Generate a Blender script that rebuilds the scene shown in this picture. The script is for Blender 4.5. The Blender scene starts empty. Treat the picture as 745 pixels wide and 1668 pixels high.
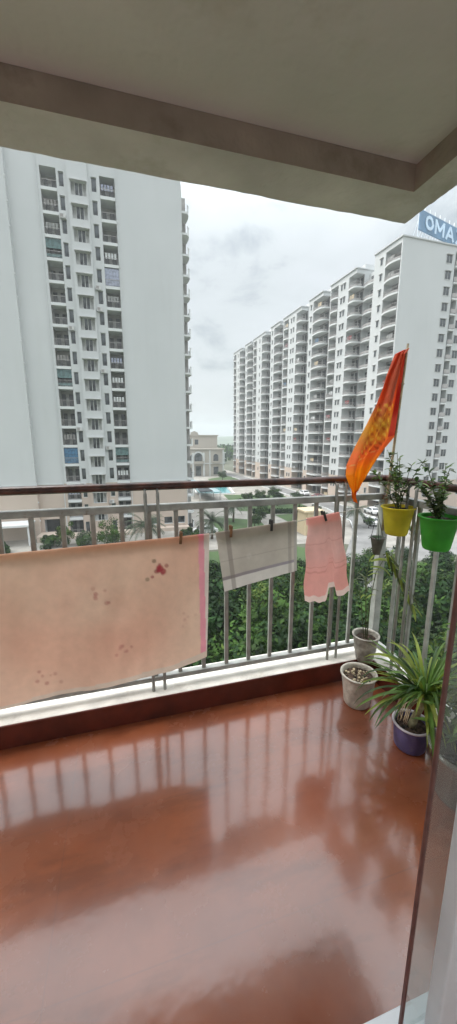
import bpy, bmesh, math, random
from mathutils import Vector, Matrix, noise
R = math.radians
sc = bpy.context.scene
C = sc.collection
rnd = random.Random(7)

# ------------------------------------------------------------ materials
def new_mat(name):
    m = bpy.data.materials.new(name); m.use_nodes = True
    nt = m.node_tree
    return m, nt, nt.nodes['Principled BSDF']

def mat(name, col, rough=0.6, var=0.12, scale=6.0, bump=0.0, bscale=40.0, metal=0.0, spec=0.5, col2=None, coat=0.0,
        transl=0.0, detail=4.0, alpha=1.0):
    m, nt, b = new_mat(name)
    N, L = nt.nodes, nt.links
    tc = N.new('ShaderNodeTexCoord'); no = N.new('ShaderNodeTexNoise')
    no.inputs['Scale'].default_value = scale; no.inputs['Detail'].default_value = detail
    L.new(tc.outputs['Object'], no.inputs['Vector'])
    cr = N.new('ShaderNodeValToRGB')
    c2 = col2 if col2 else tuple(c*(1-var*2) for c in col)
    c1 = col if col2 else tuple(min(1, c*(1+var)) for c in col)
    cr.color_ramp.elements[0].position = 0.32; cr.color_ramp.elements[1].position = 0.68
    cr.color_ramp.elements[0].color = (*c2, 1); cr.color_ramp.elements[1].color = (*c1, 1)
    L.new(no.outputs['Fac'], cr.inputs['Fac']); L.new(cr.outputs['Color'], b.inputs['Base Color'])
    b.inputs['Roughness'].default_value = rough; b.inputs['Metallic'].default_value = metal
    b.inputs['Specular IOR Level'].default_value = spec
    b.inputs['Coat Weight'].default_value = coat; b.inputs['Coat Roughness'].default_value = 0.12
    if bump:
        n2 = N.new('ShaderNodeTexNoise'); n2.inputs['Scale'].default_value = bscale
        L.new(tc.outputs['Object'], n2.inputs['Vector'])
        bu = N.new('ShaderNodeBump'); bu.inputs['Strength'].default_value = bump; bu.inputs['Distance'].default_value = 0.02
        L.new(n2.outputs['Fac'], bu.inputs['Height']); L.new(bu.outputs['Normal'], b.inputs['Normal'])
    if transl:
        out = N['Material Output']; tr = N.new('ShaderNodeBsdfTranslucent'); mx = N.new('ShaderNodeMixShader')
        L.new(cr.outputs['Color'], tr.inputs['Color']); mx.inputs[0].default_value = transl
        L.new(b.outputs[0], mx.inputs[1]); L.new(tr.outputs[0], mx.inputs[2]); L.new(mx.outputs[0], out.inputs['Surface'])
    return m

def attr_mat(name, rough=0.9, transl=0.15, weave=900.0, bump=0.12):
    """cloth whose dyed pattern is stored per vertex"""
    m, nt, b = new_mat(name); N, L = nt.nodes, nt.links
    at = N.new('ShaderNodeAttribute'); at.attribute_name = 'dye'
    tc = N.new('ShaderNodeTexCoord'); no = N.new('ShaderNodeTexNoise'); no.inputs['Scale'].default_value = 30
    L.new(tc.outputs['Object'], no.inputs['Vector'])
    mr = N.new('ShaderNodeMapRange'); mr.inputs['To Min'].default_value = 0.9; mr.inputs['To Max'].default_value = 1.08
    L.new(no.outputs['Fac'], mr.inputs['Value'])
    mx = N.new('ShaderNodeVectorMath'); mx.operation = 'SCALE'
    L.new(at.outputs['Color'], mx.inputs[0]); L.new(mr.outputs['Result'], mx.inputs['Scale'])
    L.new(mx.outputs[0], b.inputs['Base Color']); b.inputs['Roughness'].default_value = rough
    b.inputs['Specular IOR Level'].default_value = 0.2
    n2 = N.new('ShaderNodeTexNoise'); n2.inputs['Scale'].default_value = weave
    L.new(tc.outputs['Object'], n2.inputs['Vector'])
    bu = N.new('ShaderNodeBump'); bu.inputs['Strength'].default_value = bump; bu.inputs['Distance'].default_value = 0.002
    L.new(n2.outputs['Fac'], bu.inputs['Height'])
    n4 = N.new('ShaderNodeTexNoise'); n4.inputs['Scale'].default_value = 9; n4.inputs['Detail'].default_value = 5; n4.inputs['Distortion'].default_value = 1.2
    L.new(tc.outputs['Object'], n4.inputs['Vector'])
    b4 = N.new('ShaderNodeBump'); b4.inputs['Strength'].default_value = .55; b4.inputs['Distance'].default_value = .012
    L.new(n4.outputs['Fac'], b4.inputs['Height']); L.new(bu.outputs['Normal'], b4.inputs['Normal']); L.new(b4.outputs['Normal'], b.inputs['Normal'])
    out = N['Material Output']; tr = N.new('ShaderNodeBsdfTranslucent'); ms = N.new('ShaderNodeMixShader')
    L.new(mx.outputs[0], tr.inputs['Color']); ms.inputs[0].default_value = transl
    L.new(b.outputs[0], ms.inputs[1]); L.new(tr.outputs[0], ms.inputs[2]); L.new(ms.outputs[0], out.inputs['Surface'])
    return m

def wall_mat(name, col, streak=0.12, dark=(0.35, 0.34, 0.31)):
    """painted render with faint vertical rain streaks and patches"""
    m, nt, b = new_mat(name); N, L = nt.nodes, nt.links
    tc = N.new('ShaderNodeTexCoord')
    mp = N.new('ShaderNodeMapping'); mp.inputs['Scale'].default_value = (0.5, 0.5, 0.06)
    no = N.new('ShaderNodeTexNoise'); no.inputs['Scale'].default_value = 1.5; no.inputs['Detail'].default_value = 6
    L.new(tc.outputs['Object'], mp.inputs['Vector']); L.new(mp.outputs[0], no.inputs['Vector'])
    n2 = N.new('ShaderNodeTexNoise'); n2.inputs['Scale'].default_value = 0.12; n2.inputs['Detail'].default_value = 5
    L.new(tc.outputs['Object'], n2.inputs['Vector'])
    mr = N.new('ShaderNodeMapRange'); mr.inputs['From Min'].default_value = 0.5; mr.inputs['From Max'].default_value = 0.85
    mr.inputs['To Max'].default_value = streak * .9
    L.new(no.outputs['Fac'], mr.inputs['Value'])
    m1 = N.new('ShaderNodeMixRGB'); m1.inputs[1].default_value = (*col, 1); m1.inputs[2].default_value = (*dark, 1)
    L.new(mr.outputs[0], m1.inputs[0])
    m2 = N.new('ShaderNodeMixRGB'); m2.blend_type = 'MULTIPLY'; m2.inputs[0].default_value = 0.35
    cr = N.new('ShaderNodeValToRGB'); cr.color_ramp.elements[0].position = 0.3; cr.color_ramp.elements[1].position = 0.7
    cr.color_ramp.elements[0].color = (.8, .82, .82, 1); cr.color_ramp.elements[1].color = (1, 1, 1, 1)
    L.new(n2.outputs['Fac'], cr.inputs[0]); L.new(m1.outputs[0], m2.inputs[1]); L.new(cr.outputs[0], m2.inputs[2])
    L.new(m2.outputs[0], b.inputs['Base Color']); b.inputs['Roughness'].default_value = 0.85
    b.inputs['Specular IOR Level'].default_value = 0.25
    return m

M = {}
M['white'] = wall_mat('white_paint', (.54, .55, .55))
M['white2'] = wall_mat('white_paint_trim', (.63, .64, .635), 0.06)
M['cream'] = wall_mat('cream_stone', (.50, .41, .345), 0.15)
M['villa'] = wall_mat('villa_render', (.46, .42, .37), 0.15)
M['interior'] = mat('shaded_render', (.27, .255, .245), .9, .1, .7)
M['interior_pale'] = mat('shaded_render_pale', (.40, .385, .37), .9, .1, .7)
M['dark'] = mat('dark_opening', (.06, .06, .065), .4, .4, .6)
M['pane'] = mat('window_glass', (.10, .11, .12), .15, .5, .5, spec=.6)
M['curtain'] = mat('curtain_side', (.36, .36, .35), .8, .2, 1.5)
M['trimgrey'] = mat('window_trim', (.50, .50, .49), .6, .1, 2)
M['railgrey'] = mat('balcony_rail_paint', (.36, .34, .33), .5, .1, 2)
M['tarp_blue'] = mat('blue_tarp', (.05, .15, .27), .6, .25, 3)
M['tarp_teal'] = mat('teal_blind', (.10, .17, .17), .7, .3, 2)
M['tarp_lilac'] = mat('lilac_netting', (.36, .38, .48), .8, .2, 3)
M['wood'] = mat('handrail_wood', (.075, .028, .02), .35, .35, 18, spec=.5, bump=.1, bscale=60)
M['grey_metal'] = mat('grey_painted_steel', (.36, .37, .35), .45, .16, 14, bump=.08, bscale=120, spec=.5)
M['kerb'] = mat('kerb_white', (.90, .86, .79), .55, .09, 9, bump=.12, bscale=30)
M['ceil'] = mat('ceiling_render', (.64, .585, .61), .9, .06, 1.3, bump=.25, bscale=14)
M['beamw'] = mat('beam_render', (.63, .57, .61), .92, .12, 2.5, bump=.5, bscale=18)
M['beam_in'] = mat('beam_inner_face', (.36, .29, .26), .9, .14, 3, bump=.4, bscale=18)  # inner face of the beam, darker than its underside
M['soil'] = mat('soil', (.10, .065, .045), .95, .5, 60, bump=1, bscale=90)
M['pot_white'] = mat('pot_cream_plastic', (.60, .55, .47), .55, .16, 22, bump=.3, bscale=50)
M['pot_grey'] = mat('pot_grey_plastic', (.40, .37, .32), .6, .25, 20, bump=.4, bscale=45)
M['pot_purple'] = mat('pot_purple_plastic', (.135, .115, .27), .45, .2, 16)
M['pot_rimw'] = mat('pot_pale_rim', (.62, .56, .60), .5, .1, 20)
M['pot_yellow'] = mat('pot_yellow_plastic', (.82, .72, .06), .42, .12, 9, transl=.5)
M['pot_green'] = mat('pot_green_plastic', (.09, .52, .06), .42, .15, 9, transl=.5)
M['hang_grey'] = mat('hanging_pot_grey', (.17, .15, .15), .6, .2, 20)
M['stem_pale'] = mat('pale_stem', (.42, .38, .22), .75, .3, 30, bump=.4, bscale=60)
M['dry'] = mat('dry_strand', (.55, .45, .30), .85, .25, 30)
M['stem_green'] = mat('green_stem', (.10, .13, .05), .7, .3, 30)
M['bamboo'] = mat('bamboo', (.42, .34, .22), .6, .25, 25)
M['peg_brown'] = mat('peg_brown', (.25, .12, .05), .6, .2, 40)
M['peg_black'] = mat('peg_black', (.03, .03, .03), .5, .2, 40)
M['cord'] = mat('line_cord', (.52, .50, .44), .7, .15, 60)
M['leafA'] = mat('leaf_mid', (.14, .26, .05), .45, .3, 8, transl=.3)
M['leafB'] = mat('leaf_yellowgreen', (.34, .42, .07), .45, .25, 8, transl=.35)
M['leafC'] = mat('leaf_dark', (.05, .11, .03), .5, .3, 8, transl=.2)
M['leafD'] = mat('leaf_olive', (.13, .16, .07), .5, .3, 8, transl=.25)
M['tleaf1'] = mat('tree_leaf_light', (.048, .100, .018), .6, .35, .8, transl=.2, spec=.15)
M['tleaf2'] = mat('tree_leaf_dark', (.014, .040, .009), .6, .35, .8, transl=.1, spec=.15)
M['tleaf3'] = mat('tree_leaf_lime', (.085, .125, .025), .6, .3, .8, transl=.2, spec=.15)
M['palm'] = mat('palm_frond', (.06, .085, .045), .5, .3, .8, transl=.2)
M['bark'] = mat('bark', (.13, .095, .065), .9, .3, 6, bump=.6, bscale=12)
M['lawn'] = mat('lawn_grass', (.055, .10, .028), .9, .3, .35, col2=(.04, .07, .022), detail=8)
M['ground'] = mat('open_ground', (.10, .10, .07), .95, .3, .02, col2=(.07, .075, .045), detail=10)
M['paving'] = mat('pale_paving', (.30, .28, .25), .85, .15, .4, detail=8)
M['asphalt'] = mat('asphalt', (.20, .195, .19), .9, .15, .3, detail=8)
M['hill'] = mat('hill_green', (.07, .10, .05), 1, .3, .02)
M['water'] = mat('pool_water', (.10, .30, .32), .08, .1, .5, spec=.6)
M['roofdark'] = mat('dark_roof_slat', (.05, .06, .07), .5, .2, 1)
M['roofpale'] = mat('pale_blue_roof', (.25, .34, .36), .5, .15, .5)
M['carwhite'] = mat('car_white', (.75, .75, .75), .25, .03, 1, coat=.6)
M['carred'] = mat('car_maroon', (.22, .03, .03), .25, .05, 1, coat=.6)
M['tyre'] = mat('tyre', (.02, .02, .02), .8, .1, 5)
M['beige'] = wall_mat('beige_render', (.62, .50, .33), .12)
M['signblue'] = mat('sign_blue', (.10, .20, .32), .6, .15, .3)
M['signpale'] = mat('sign_letter', (.52, .66, .80), .6, .08, .5)
M['scaff'] = mat('sign_lattice', (.60, .66, .72), .6, .08, 1)
M['marble'] = mat('door_jamb_white', (.80, .83, .87), .35, .08, 5)
M['gasket'] = mat('door_gasket', (.15, .06, .05), .5, .2, 20)
M['roomwall'] = mat('room_wall', (.75, .71, .66), .9, .05, 2)
M['flower'] = mat('flower_white', (.75, .74, .70), .7, .05, 20)

def floor_mat():
    m, nt, b = new_mat('red_oxide_floor'); N, L = nt.nodes, nt.links
    tc = N.new('ShaderNodeTexCoord')
    no = N.new('ShaderNodeTexNoise'); no.inputs['Scale'].default_value = 2.6; no.inputs['Detail'].default_value = 7
    L.new(tc.outputs['Object'], no.inputs['Vector'])
    cr = N.new('ShaderNodeValToRGB'); e = cr.color_ramp.elements
    e[0].position = .3; e[0].color = (.155, .036, .013, 1); e[1].position = .7; e[1].color = (.31, .085, .032, 1)
    L.new(no.outputs['Fac'], cr.inputs[0])
    # dried water film: paler, slightly rougher patches
    n2 = N.new('ShaderNodeTexNoise'); n2.inputs['Scale'].default_value = 3.5; n2.inputs['Detail'].default_value = 10; n2.inputs['Roughness'].default_value = .62
    L.new(tc.outputs['Object'], n2.inputs['Vector'])
    c2 = N.new('ShaderNodeMapRange'); c2.inputs['From Min'].default_value = .35; c2.inputs['From Max'].default_value = .9
    c2.inputs['To Max'].default_value = .22
    L.new(n2.outputs['Fac'], c2.inputs[0])
    mx = N.new('ShaderNodeMixRGB'); mx.inputs[2].default_value = (.46, .24, .16, 1)
    L.new(c2.outputs[0], mx.inputs[0]); L.new(cr.outputs[0], mx.inputs[1])
    # faint joints
    br = N.new('ShaderNodeTexBrick'); br.inputs['Scale'].default_value = 1; br.offset = 0
    br.inputs['Brick Width'].default_value = 60; br.inputs['Row Height'].default_value = .43; br.inputs['Mortar Size'].default_value = .0022
    br.inputs['Mortar Smooth'].default_value = .3
    mp = N.new('ShaderNodeMapping'); mp.inputs['Location'].default_value = (.25, .16, 0)
    L.new(tc.outputs['Object'], mp.inputs[0]); L.new(mp.outputs[0], br.inputs['Vector'])
    m3 = N.new('ShaderNodeMixRGB'); m3.inputs[2].default_value = (.13, .05, .035, 1)
    ml = N.new('ShaderNodeMath'); ml.operation = 'MULTIPLY'; ml.inputs[1].default_value = .28
    L.new(br.outputs['Fac'], ml.inputs[0]); L.new(ml.outputs[0], m3.inputs[0]); L.new(mx.outputs[0], m3.inputs[1])
    L.new(m3.outputs[0], b.inputs['Base Color'])
    rr = N.new('ShaderNodeMapRange'); rr.inputs['To Min'].default_value = .12; rr.inputs['To Max'].default_value = .40
    L.new(n2.outputs['Fac'], rr.inputs[0]); L.new(rr.outputs[0], b.inputs['Roughness'])
    b.inputs['IOR'].default_value = 1.5; b.inputs['Coat Weight'].default_value = 1.0; b.inputs['Coat Roughness'].default_value = .11
    b.inputs['Coat IOR'].default_value = 1.5
    n3 = N.new('ShaderNodeTexNoise'); n3.inputs['Scale'].default_value = 7; n3.inputs['Detail'].default_value = 3
    L.new(tc.outputs['Object'], n3.inputs['Vector'])
    bu = N.new('ShaderNodeBump'); bu.inputs['Strength'].default_value = .05; bu.inputs['Distance'].default_value = .02
    L.new(n3.outputs['Fac'], bu.inputs['Height']); L.new(bu.outputs[0], b.inputs['Normal']); L.new(bu.outputs[0], b.inputs['Coat Normal'])
    return m
M['floor'] = floor_mat()
def spots(m, col, scale, thr, amt, stretch=(1, 1, 1)):
    nt = m.node_tree; N, L = nt.nodes, nt.links; b = N['Principled BSDF']
    src = b.inputs['Base Color'].links[0].from_socket
    tc = N.new('ShaderNodeTexCoord'); mp = N.new('ShaderNodeMapping'); mp.inputs['Scale'].default_value = stretch
    n = N.new('ShaderNodeTexNoise'); n.inputs['Scale'].default_value = scale; n.inputs['Detail'].default_value = 8; n.inputs['Roughness'].default_value = .65
    L.new(tc.outputs['Object'], mp.inputs[0]); L.new(mp.outputs[0], n.inputs['Vector'])
    mr = N.new('ShaderNodeMapRange'); mr.inputs['From Min'].default_value = thr; mr.inputs['From Max'].default_value = thr+.12; mr.inputs['To Max'].default_value = amt
    L.new(n.outputs['Fac'], mr.inputs[0]); mx = N.new('ShaderNodeMixRGB'); mx.inputs[2].default_value = (*col, 1)
    L.new(mr.outputs[0], mx.inputs[0]); L.new(src, mx.inputs[1]); L.new(mx.outputs[0], b.inputs['Base Color'])
spots(M['floor'], (.10, .03, .015), 2.2, .52, .45, (1, 3.2, 1))
spots(M['floor'], (.40, .27, .20), 38, .66, .5)
spots(M['grey_metal'], (.16, .07, .03), 26, .62, .7)
spots(M['kerb'], (.42, .37, .29), 7, .56, .45, (1, 1, 1))
spots(M['kerb'], (.30, .24, .17), 45, .66, .6)
for k_ in ('pot_yellow', 'pot_green', 'pot_purple', 'pot_white'): spots(M[k_], (.30, .24, .15), 30, .60, .45)
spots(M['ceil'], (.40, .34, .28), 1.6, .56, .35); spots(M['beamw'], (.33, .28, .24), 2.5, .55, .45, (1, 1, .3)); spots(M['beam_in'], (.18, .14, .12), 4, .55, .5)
M['skirt'] = mat('red_tile_skirting', (.095, .015, .008), .25, .2, 8, spec=.6)

def glass_mat(name, tint, refl, alpha):
    m = bpy.data.materials.new(name); m.use_nodes = True; nt = m.node_tree; N, L = nt.nodes, nt.links
    N.remove(N['Principled BSDF']); out = N['Material Output']
    t = N.new('ShaderNodeBsdfTransparent'); t.inputs[0].default_value = (*tint, 1)
    g = N.new('ShaderNodeBsdfGlossy'); g.inputs['Roughness'].default_value = .03
    d = N.new('ShaderNodeBsdfDiffuse'); d.inputs[0].default_value = (.55, .55, .50, 1)
    f = N.new('ShaderNodeLayerWeight'); f.inputs[0].default_value = .16
    ma = N.new('ShaderNodeMath'); ma.operation = 'MULTIPLY'; ma.inputs[1].default_value = refl
    L.new(f.outputs['Facing'], ma.inputs[0])
    m1 = N.new('ShaderNodeMixShader'); m1.inputs[0].default_value = alpha
    L.new(t.outputs[0], m1.inputs[1]); L.new(d.outputs[0], m1.inputs[2])
    m2 = N.new('ShaderNodeMixShader'); L.new(ma.outputs[0], m2.inputs[0]); L.new(m1.outputs[0], m2.inputs[1]); L.new(g.outputs[0], m2.inputs[2])
    L.new(m2.outputs[0], out.inputs[0])
    return m
M['glass'] = glass_mat('door_glass', (.90, .93, .92), .5, .05)
M['clearpot'] = glass_mat('cloudy_clear_plastic', (.72, .74, .66), 1.0, .28)

# ------------------------------------------------------------ mesh builder
class MB:
    def __init__(s): s.v = []; s.f = []; s.m = []; s.sm = []; s.col = None
    def face(s, pts, mi=0, sm=False):
        b = len(s.v); s.v += [tuple(p) for p in pts]; s.f.append(tuple(range(b, b+len(pts)))); s.m.append(mi); s.sm.append(sm)
    def box(s, x0, x1, y0, y1, z0, z1, mi=0, skip=''):
        b = len(s.v)
        s.v += [(x0,y0,z0),(x1,y0,z0),(x1,y1,z0),(x0,y1,z0),(x0,y0,z1),(x1,y0,z1),(x1,y1,z1),(x0,y1,z1)]
        F = {'b':(0,3,2,1),'t':(4,5,6,7),'f':(0,1,5,4),'r':(1,2,6,5),'k':(2,3,7,6),'l':(3,0,4,7)}
        for k, q in F.items():
            if k not in skip: s.f.append(tuple(b+i for i in q)); s.m.append(mi); s.sm.append(False)
    def prism(s, poly, z0, z1, mi=0, caps=True):
        n = len(poly); b = len(s.v)
        s.v += [(x, y, z0) for x, y in poly] + [(x, y, z1) for x, y in poly]
        for i in range(n):
            j = (i+1) % n; s.f.append((b+i, b+j, b+n+j, b+n+i)); s.m.append(mi); s.sm.append(False)
        if caps:
            s.f.append(tuple(b+n+i for i in range(n))); s.m.append(mi); s.sm.append(False)
            s.f.append(tuple(b+n-1-i for i in range(n))); s.m.append(mi); s.sm.append(False)
    def tube(s, pts, r, seg=8, mi=0, r1=None):
        pts = [Vector(p) for p in pts]; n = len(pts); rings = []
        for i, p in enumerate(pts):
            d = (pts[min(i+1, n-1)] - pts[max(i-1, 0)]).normalized()
            a = d.cross(Vector((0, 0, 1)))
            if a.length < .05: a = d.cross(Vector((1, 0, 0)))
            a.normalize(); c = d.cross(a)
            rr = r + ((r1 if r1 is not None else r) - r) * i / max(1, n-1)
            b = len(s.v); rings.append(b)
            for k in range(seg):
                t = 2*math.pi*k/seg; s.v.append(tuple(p + a*math.cos(t)*rr + c*math.sin(t)*rr))
        for i in range(n-1):
            for k in range(seg):
                s.f.append((rings[i]+k, rings[i+1]+k, rings[i+1]+(k+1)%seg, rings[i]+(k+1)%seg)); s.m.append(mi); s.sm.append(True)
        for i, o in ((0, 1), (n-1, -1)):
            q = tuple(rings[i]+k for k in range(seg)); s.f.append(q if o == 1 else q[::-1]); s.m.append(mi); s.sm.append(False)
    def lathe(s, prof, seg=40, mi=0, wob=None, mis=None):
        b = len(s.v); n = len(prof)
        for k in range(seg):
            t = 2*math.pi*k/seg
            for j, (r, z) in enumerate(prof):
                rr = r * (1 + (wob(t, z, j) if wob else 0)); s.v.append((rr*math.cos(t), rr*math.sin(t), z))
        for k in range(seg):
            for j in range(n-1):
                a = b+k*n+j; c = b+((k+1)%seg)*n+j
                s.f.append((a, c, c+1, a+1)); s.m.append(mis[j] if mis else mi); s.sm.append(True)
    def grid(s, fn, nu, nv, mi=0, mif=None):
        b = len(s.v)
        for j in range(nv+1):
            for i in range(nu+1): s.v.append(tuple(fn(i/nu, j/nv)))
        for j in range(nv):
            for i in range(nu):
                a = b+j*(nu+1)+i; s.f.append((a, a+1, a+nu+2, a+nu+1)); s.m.append(mif(i/nu, j/nv) if mif else mi); s.sm.append(True)
    def mesh(s, name, mats):
        me = bpy.data.meshes.new(name); me.from_pydata(s.v, [], s.f)
        if not isinstance(mats, (list, tuple)): mats = [mats]
        for m in mats: me.materials.append(m)
        me.polygons.foreach_set('material_index', s.m); me.polygons.foreach_set('use_smooth', s.sm)
        me.update(); return me
    def build(s, name, mats, parent=None, loc=(0, 0, 0)):
        return put(name, s.mesh(name, mats), parent, loc)

def put(name, me, parent=None, loc=(0, 0, 0), rz=0):
    o = bpy.data.objects.new(name, me); C.objects.link(o); o.location = loc; o.rotation_euler = (0, 0, rz)
    if parent: o.parent = parent
    return o
def tag(o, label, cat, group=None, kind=None):
    o['label'] = label; o['category'] = cat
    if group: o['group'] = group
    if kind: o['kind'] = kind
    return o
def thing(name, label, cat, loc=(0, 0, 0), rz=0, group=None):
    o = bpy.data.objects.new(name, None); C.objects.link(o); o.location = loc; o.rotation_euler = (0, 0, rz)
    o.empty_display_size = .2
    return tag(o, label, cat, group)
def struct(o, kind='structure'): o['kind'] = kind; return o
def bevel(o, w, seg=2):
    b = o.modifiers.new('bevel', 'BEVEL'); b.width = w; b.segments = seg; b.limit_method = 'ANGLE'; return o

# ============================================================ OUR BALCONY
b = MB(); b.grid(lambda u, v: (-3.2+4.48*u, -.1+1.66*v, 0), 4, 4)
struct(b.build('balcony_floor', M['floor']))
# kerb: red tiled inner face with white top
b = MB()
b.prism([(-3.2, 1.54), (1.255, 1.54), (1.255, -.1), (1.262, -.1), (1.262, 1.547), (-3.2, 1.547)][::-1], -.02, .108)
struct(b.build('kerb_skirting', M['skirt']))
b = MB()
b.prism([(-3.2, 1.547), (1.262, 1.547), (1.262, -.1), (1.42, -.1), (1.42, 1.735), (-3.2, 1.735)][::-1], -.35, .11)
struct(bevel(b.build('kerb', M['kerb']), .006))
b = MB()
b.box(-3.2, 1.41, .30, 1.72, -.3, -.03)
struct(b.build('balcony_slab', M['beamw']))
# ceiling and downstand beam
b = MB(); b.box(-3.2, 1.283, -.1, 1.538, 2.452, 2.6)
struct(b.build('balcony_ceiling', M['ceil']))
def wob(x): return (.0025*noise.noise(Vector((x*3, 1.7, 0))) + .003*noise.noise(Vector((x*11, 4.7, 0)))+.002*noise.noise(Vector((x*40, 2.7, 0))))
b = MB()
n = 120
def strip(p0, p1, q0, q1, z0, z1, mi_in=1):
    # beam between inner line p and outer line q; ragged plaster edge along the outer arris
    for i in range(n):
        a, c = i/n, (i+1)/n
        pa, pc = Vector(p0).lerp(Vector(p1), a), Vector(p0).lerp(Vector(p1), c)
        qa, qc = Vector(q0).lerp(Vector(q1), a), Vector(q0).lerp(Vector(q1), c)
        wa, wc = wob(qa.x+qa.y*2.1), wob(qc.x+qc.y*2.1)
        P = lambda v, z: (v.x, v.y, z)
        b.face([P(pa, z0), P(qa, z0+wa), P(qc, z0+wc), P(pc, z0)], 0)
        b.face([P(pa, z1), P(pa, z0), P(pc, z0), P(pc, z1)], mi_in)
        b.face([P(qa, z0+wa), P(qa, z1+.4), P(qc, z1+.4), P(qc, z0+wc)], 0)
strip((-3.2, 1.54), (1.28, 1.54), (-3.2, 1.75), (1.418, 1.75), 2.35, 2.6)
strip((1.28, 1.54), (1.28, -.1), (1.418, 1.75), (1.418, -.1), 2.35, 2.6)
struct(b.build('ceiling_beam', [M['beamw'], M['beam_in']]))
# building wall around the door, and the room behind it (mostly outside the picture)
b = MB()
b.box(-3.2, 1.28, .28, .45, 2.25, 2.452)
struct(b.build('facade_wall', M['ceil']))
b = MB(); b.box(-3.2, 1.9, -2.0, .279, -.05, 2.5, skip='kf'); b.box(-3.2, 1.9, -2.1, -2.0, -.05, .4)  # unseen room shaped for light: shallow, rear left open to admit skylight
struct(b.build('room_walls', M['roomwall']))

# sliding door at the right
t = thing('sliding_door', 'sliding glass door leaf with dark seal and white jamb, edge of view at right', 'door', (.52, .44, 0))
ca, sa = math.cos(R(-37)), math.sin(R(-37))
def dm(x0, x1, y0, y1, z0, z1):
    b = MB(); b.box(x0, x1, y0, y1, z0, z1); return b
bevel(dm(-.004, .004, -.004, .004, .02, 2.25).build('seal', M['gasket'], t), .003)
dm(.004, .12, -.003, .003, .02, 2.25).build('glass_pane', M['glass'], t)
bevel(dm(.052, .16, -.045, -.01, 0.021, 2.25).build('jamb', M['marble'], t), .004)
bevel(dm(-1.3, .16, -.03, .03, 0.002, .02).build('track', M['marble'], t), .003)

# ---- railing, front and side are one welded thing
ra = thing('balcony_railing', 'grey painted steel balcony railing with a round dark wooden handrail', 'railing', (1.33, 1.62, .11))
def rb(): return MB()
b = rb(); X0 = -3.2-1.33
b.box(X0, .013, -.019, .019, .875, .905); b.box(-.019, .019, -1.72, -.02, .875, .905)
bevel(b.build('top_rail', M['grey_metal'], ra), .003)
b = rb()
b.box(X0, .011, -.016, .016, .038, .062); b.box(-.016, .016, -1.72, -.017, .038, .062)
bevel(b.build('bottom_rail', M['grey_metal'], ra), .003)
b = rb(); b.tube([(X0, 0, .985), (-.6, 0, .985), (0, 0, .985)], .0175, 14); b.tube([(0, .0, .985), (0, -1.72, .985)], .0175, 14)
b.build('handrail', M['wood'], ra)
bal = MB(); bal.box(-.0095, .0095, -.006, .006, .0622, .8748); balm = bal.mesh('baluster', M['grey_metal'])
k = 0
x = .453+.118*6
while x > -1.9:
    put('baluster', balm, ra, (x-1.33, 0, 0)); x -= .118
y = 1.49
while y > .1:
    put('baluster', balm, ra, (0, y-1.62, 0), R(90)); y -= .118
pm = MB(); pm.box(-.0085, .0085, -.0085, .0085, .905, .972); pm2 = MB(); pm2.tube([(0, -.028, -.002), (0, -.028, .965)], .0075, 8)
sm = MB()
for s in (-.0265, .0265): sm.tube([(s, -.029, -.004), (s, -.029, .955), (s, -.008, .975)], .0075, 8)
smm = sm.mesh('stanchion', M['grey_metal'])
for xs in (-.83, .11, 1.045): put('stanchion', smm, ra, (xs-1.33, 0, 0))
for ys in (1.40, .55): put('stanchion', smm, ra, (0, ys-1.62, 0), R(-90))
b = MB(); b.box(-.02, .02, -.02, .02, -.004, .972); bevel(b.build('corner_post', M['grey_metal'], ra), .003)

# ---- clothes line
LP = [(-3.0, 1.42, .885), (-1.6, 1.435, .872), (-.45, 1.448, .882), (.21, 1.455, .898), (.33, 1.458, .902), (.75, 1.49, .925), (1.0, 1.525, .945), (1.20, 1.565, .962), (1.305, 1.60, .975)]
def line_at(x):
    for (x0, y0, z0), (x1, y1, z1) in zip(LP, LP[1:]):
        if x0 <= x <= x1:
            t = (x-x0)/(x1-x0); return Vector((x, y0+(y1-y0)*t, z0+(z1-z0)*t))
    return Vector(LP[-1])
b = MB(); b.tube([line_at(-2.95+i*.05) for i in range(86)], .0022, 6)
tag(b.build('clothes_line', M['cord']), 'thin pale cord strung along the inside of the railing', 'clothes line')

def cloth(name, label, cat, x0, x1, hfn, dye, matr, nu, nv, back=.02, amp=.008, rr=.006, shape=None, seed=0, flap=.03):
    """cloth doubled over the line: front and back layers joined over the cord"""
    mb = MB(); cols = []; mid = line_at((x0+x1)/2); nvb = max(8, nv//3)
    tot = nvb + 4 + nv
    for j in range(tot+1):
        for i in range(nu+1):
            u = i/nu; x = x0+(x1-x0)*u; p = line_at(x); h = hfn(u)
            if j <= nvb: s = (1-j/nvb)*flap/h; side = 1; hh = h*s; ang = None
            elif j < nvb+4: ang = math.pi*(j-nvb)/4; side = 0; hh = 0
            else: s = (j-nvb-4)/nv; side = -1; hh = h*s; ang = None
            if ang is not None:
                pos = p + Vector((0, math.cos(ang)*rr, math.sin(ang)*rr*.7+.002)); s = 0
            else:
                w = amp*(noise.noise(Vector((x*5+seed, hh*2.0, side*3.0)))*1.4 + .5*noise.noise(Vector((x*16+seed, hh*5, side)))) * min(1, s*2.2+.1)
                pos = p + Vector((0, side*(rr+back*.25*s)+w, -hh))
                if shape:
                    dx = shape(u, s); pos.x += dx
            mb.v.append(tuple(pos-mid)); cols.append(dye(u, (s if side <= 0 else 0.5), side, pos))
    for j in range(tot):
        for i in range(nu):
            a = j*(nu+1)+i; mb.f.append((a, a+1, a+nu+2, a+nu+1)); mb.m.append(0); mb.sm.append(True)
    me = mb.mesh(name, matr)
    at = me.color_attributes.new('dye', 'FLOAT_COLOR', 'POINT')
    for i, c in enumerate(cols): at.data[i].color = (*c, 1)
    o = put(name, me, None, mid); tag(o, label, cat)
    return o
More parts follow.
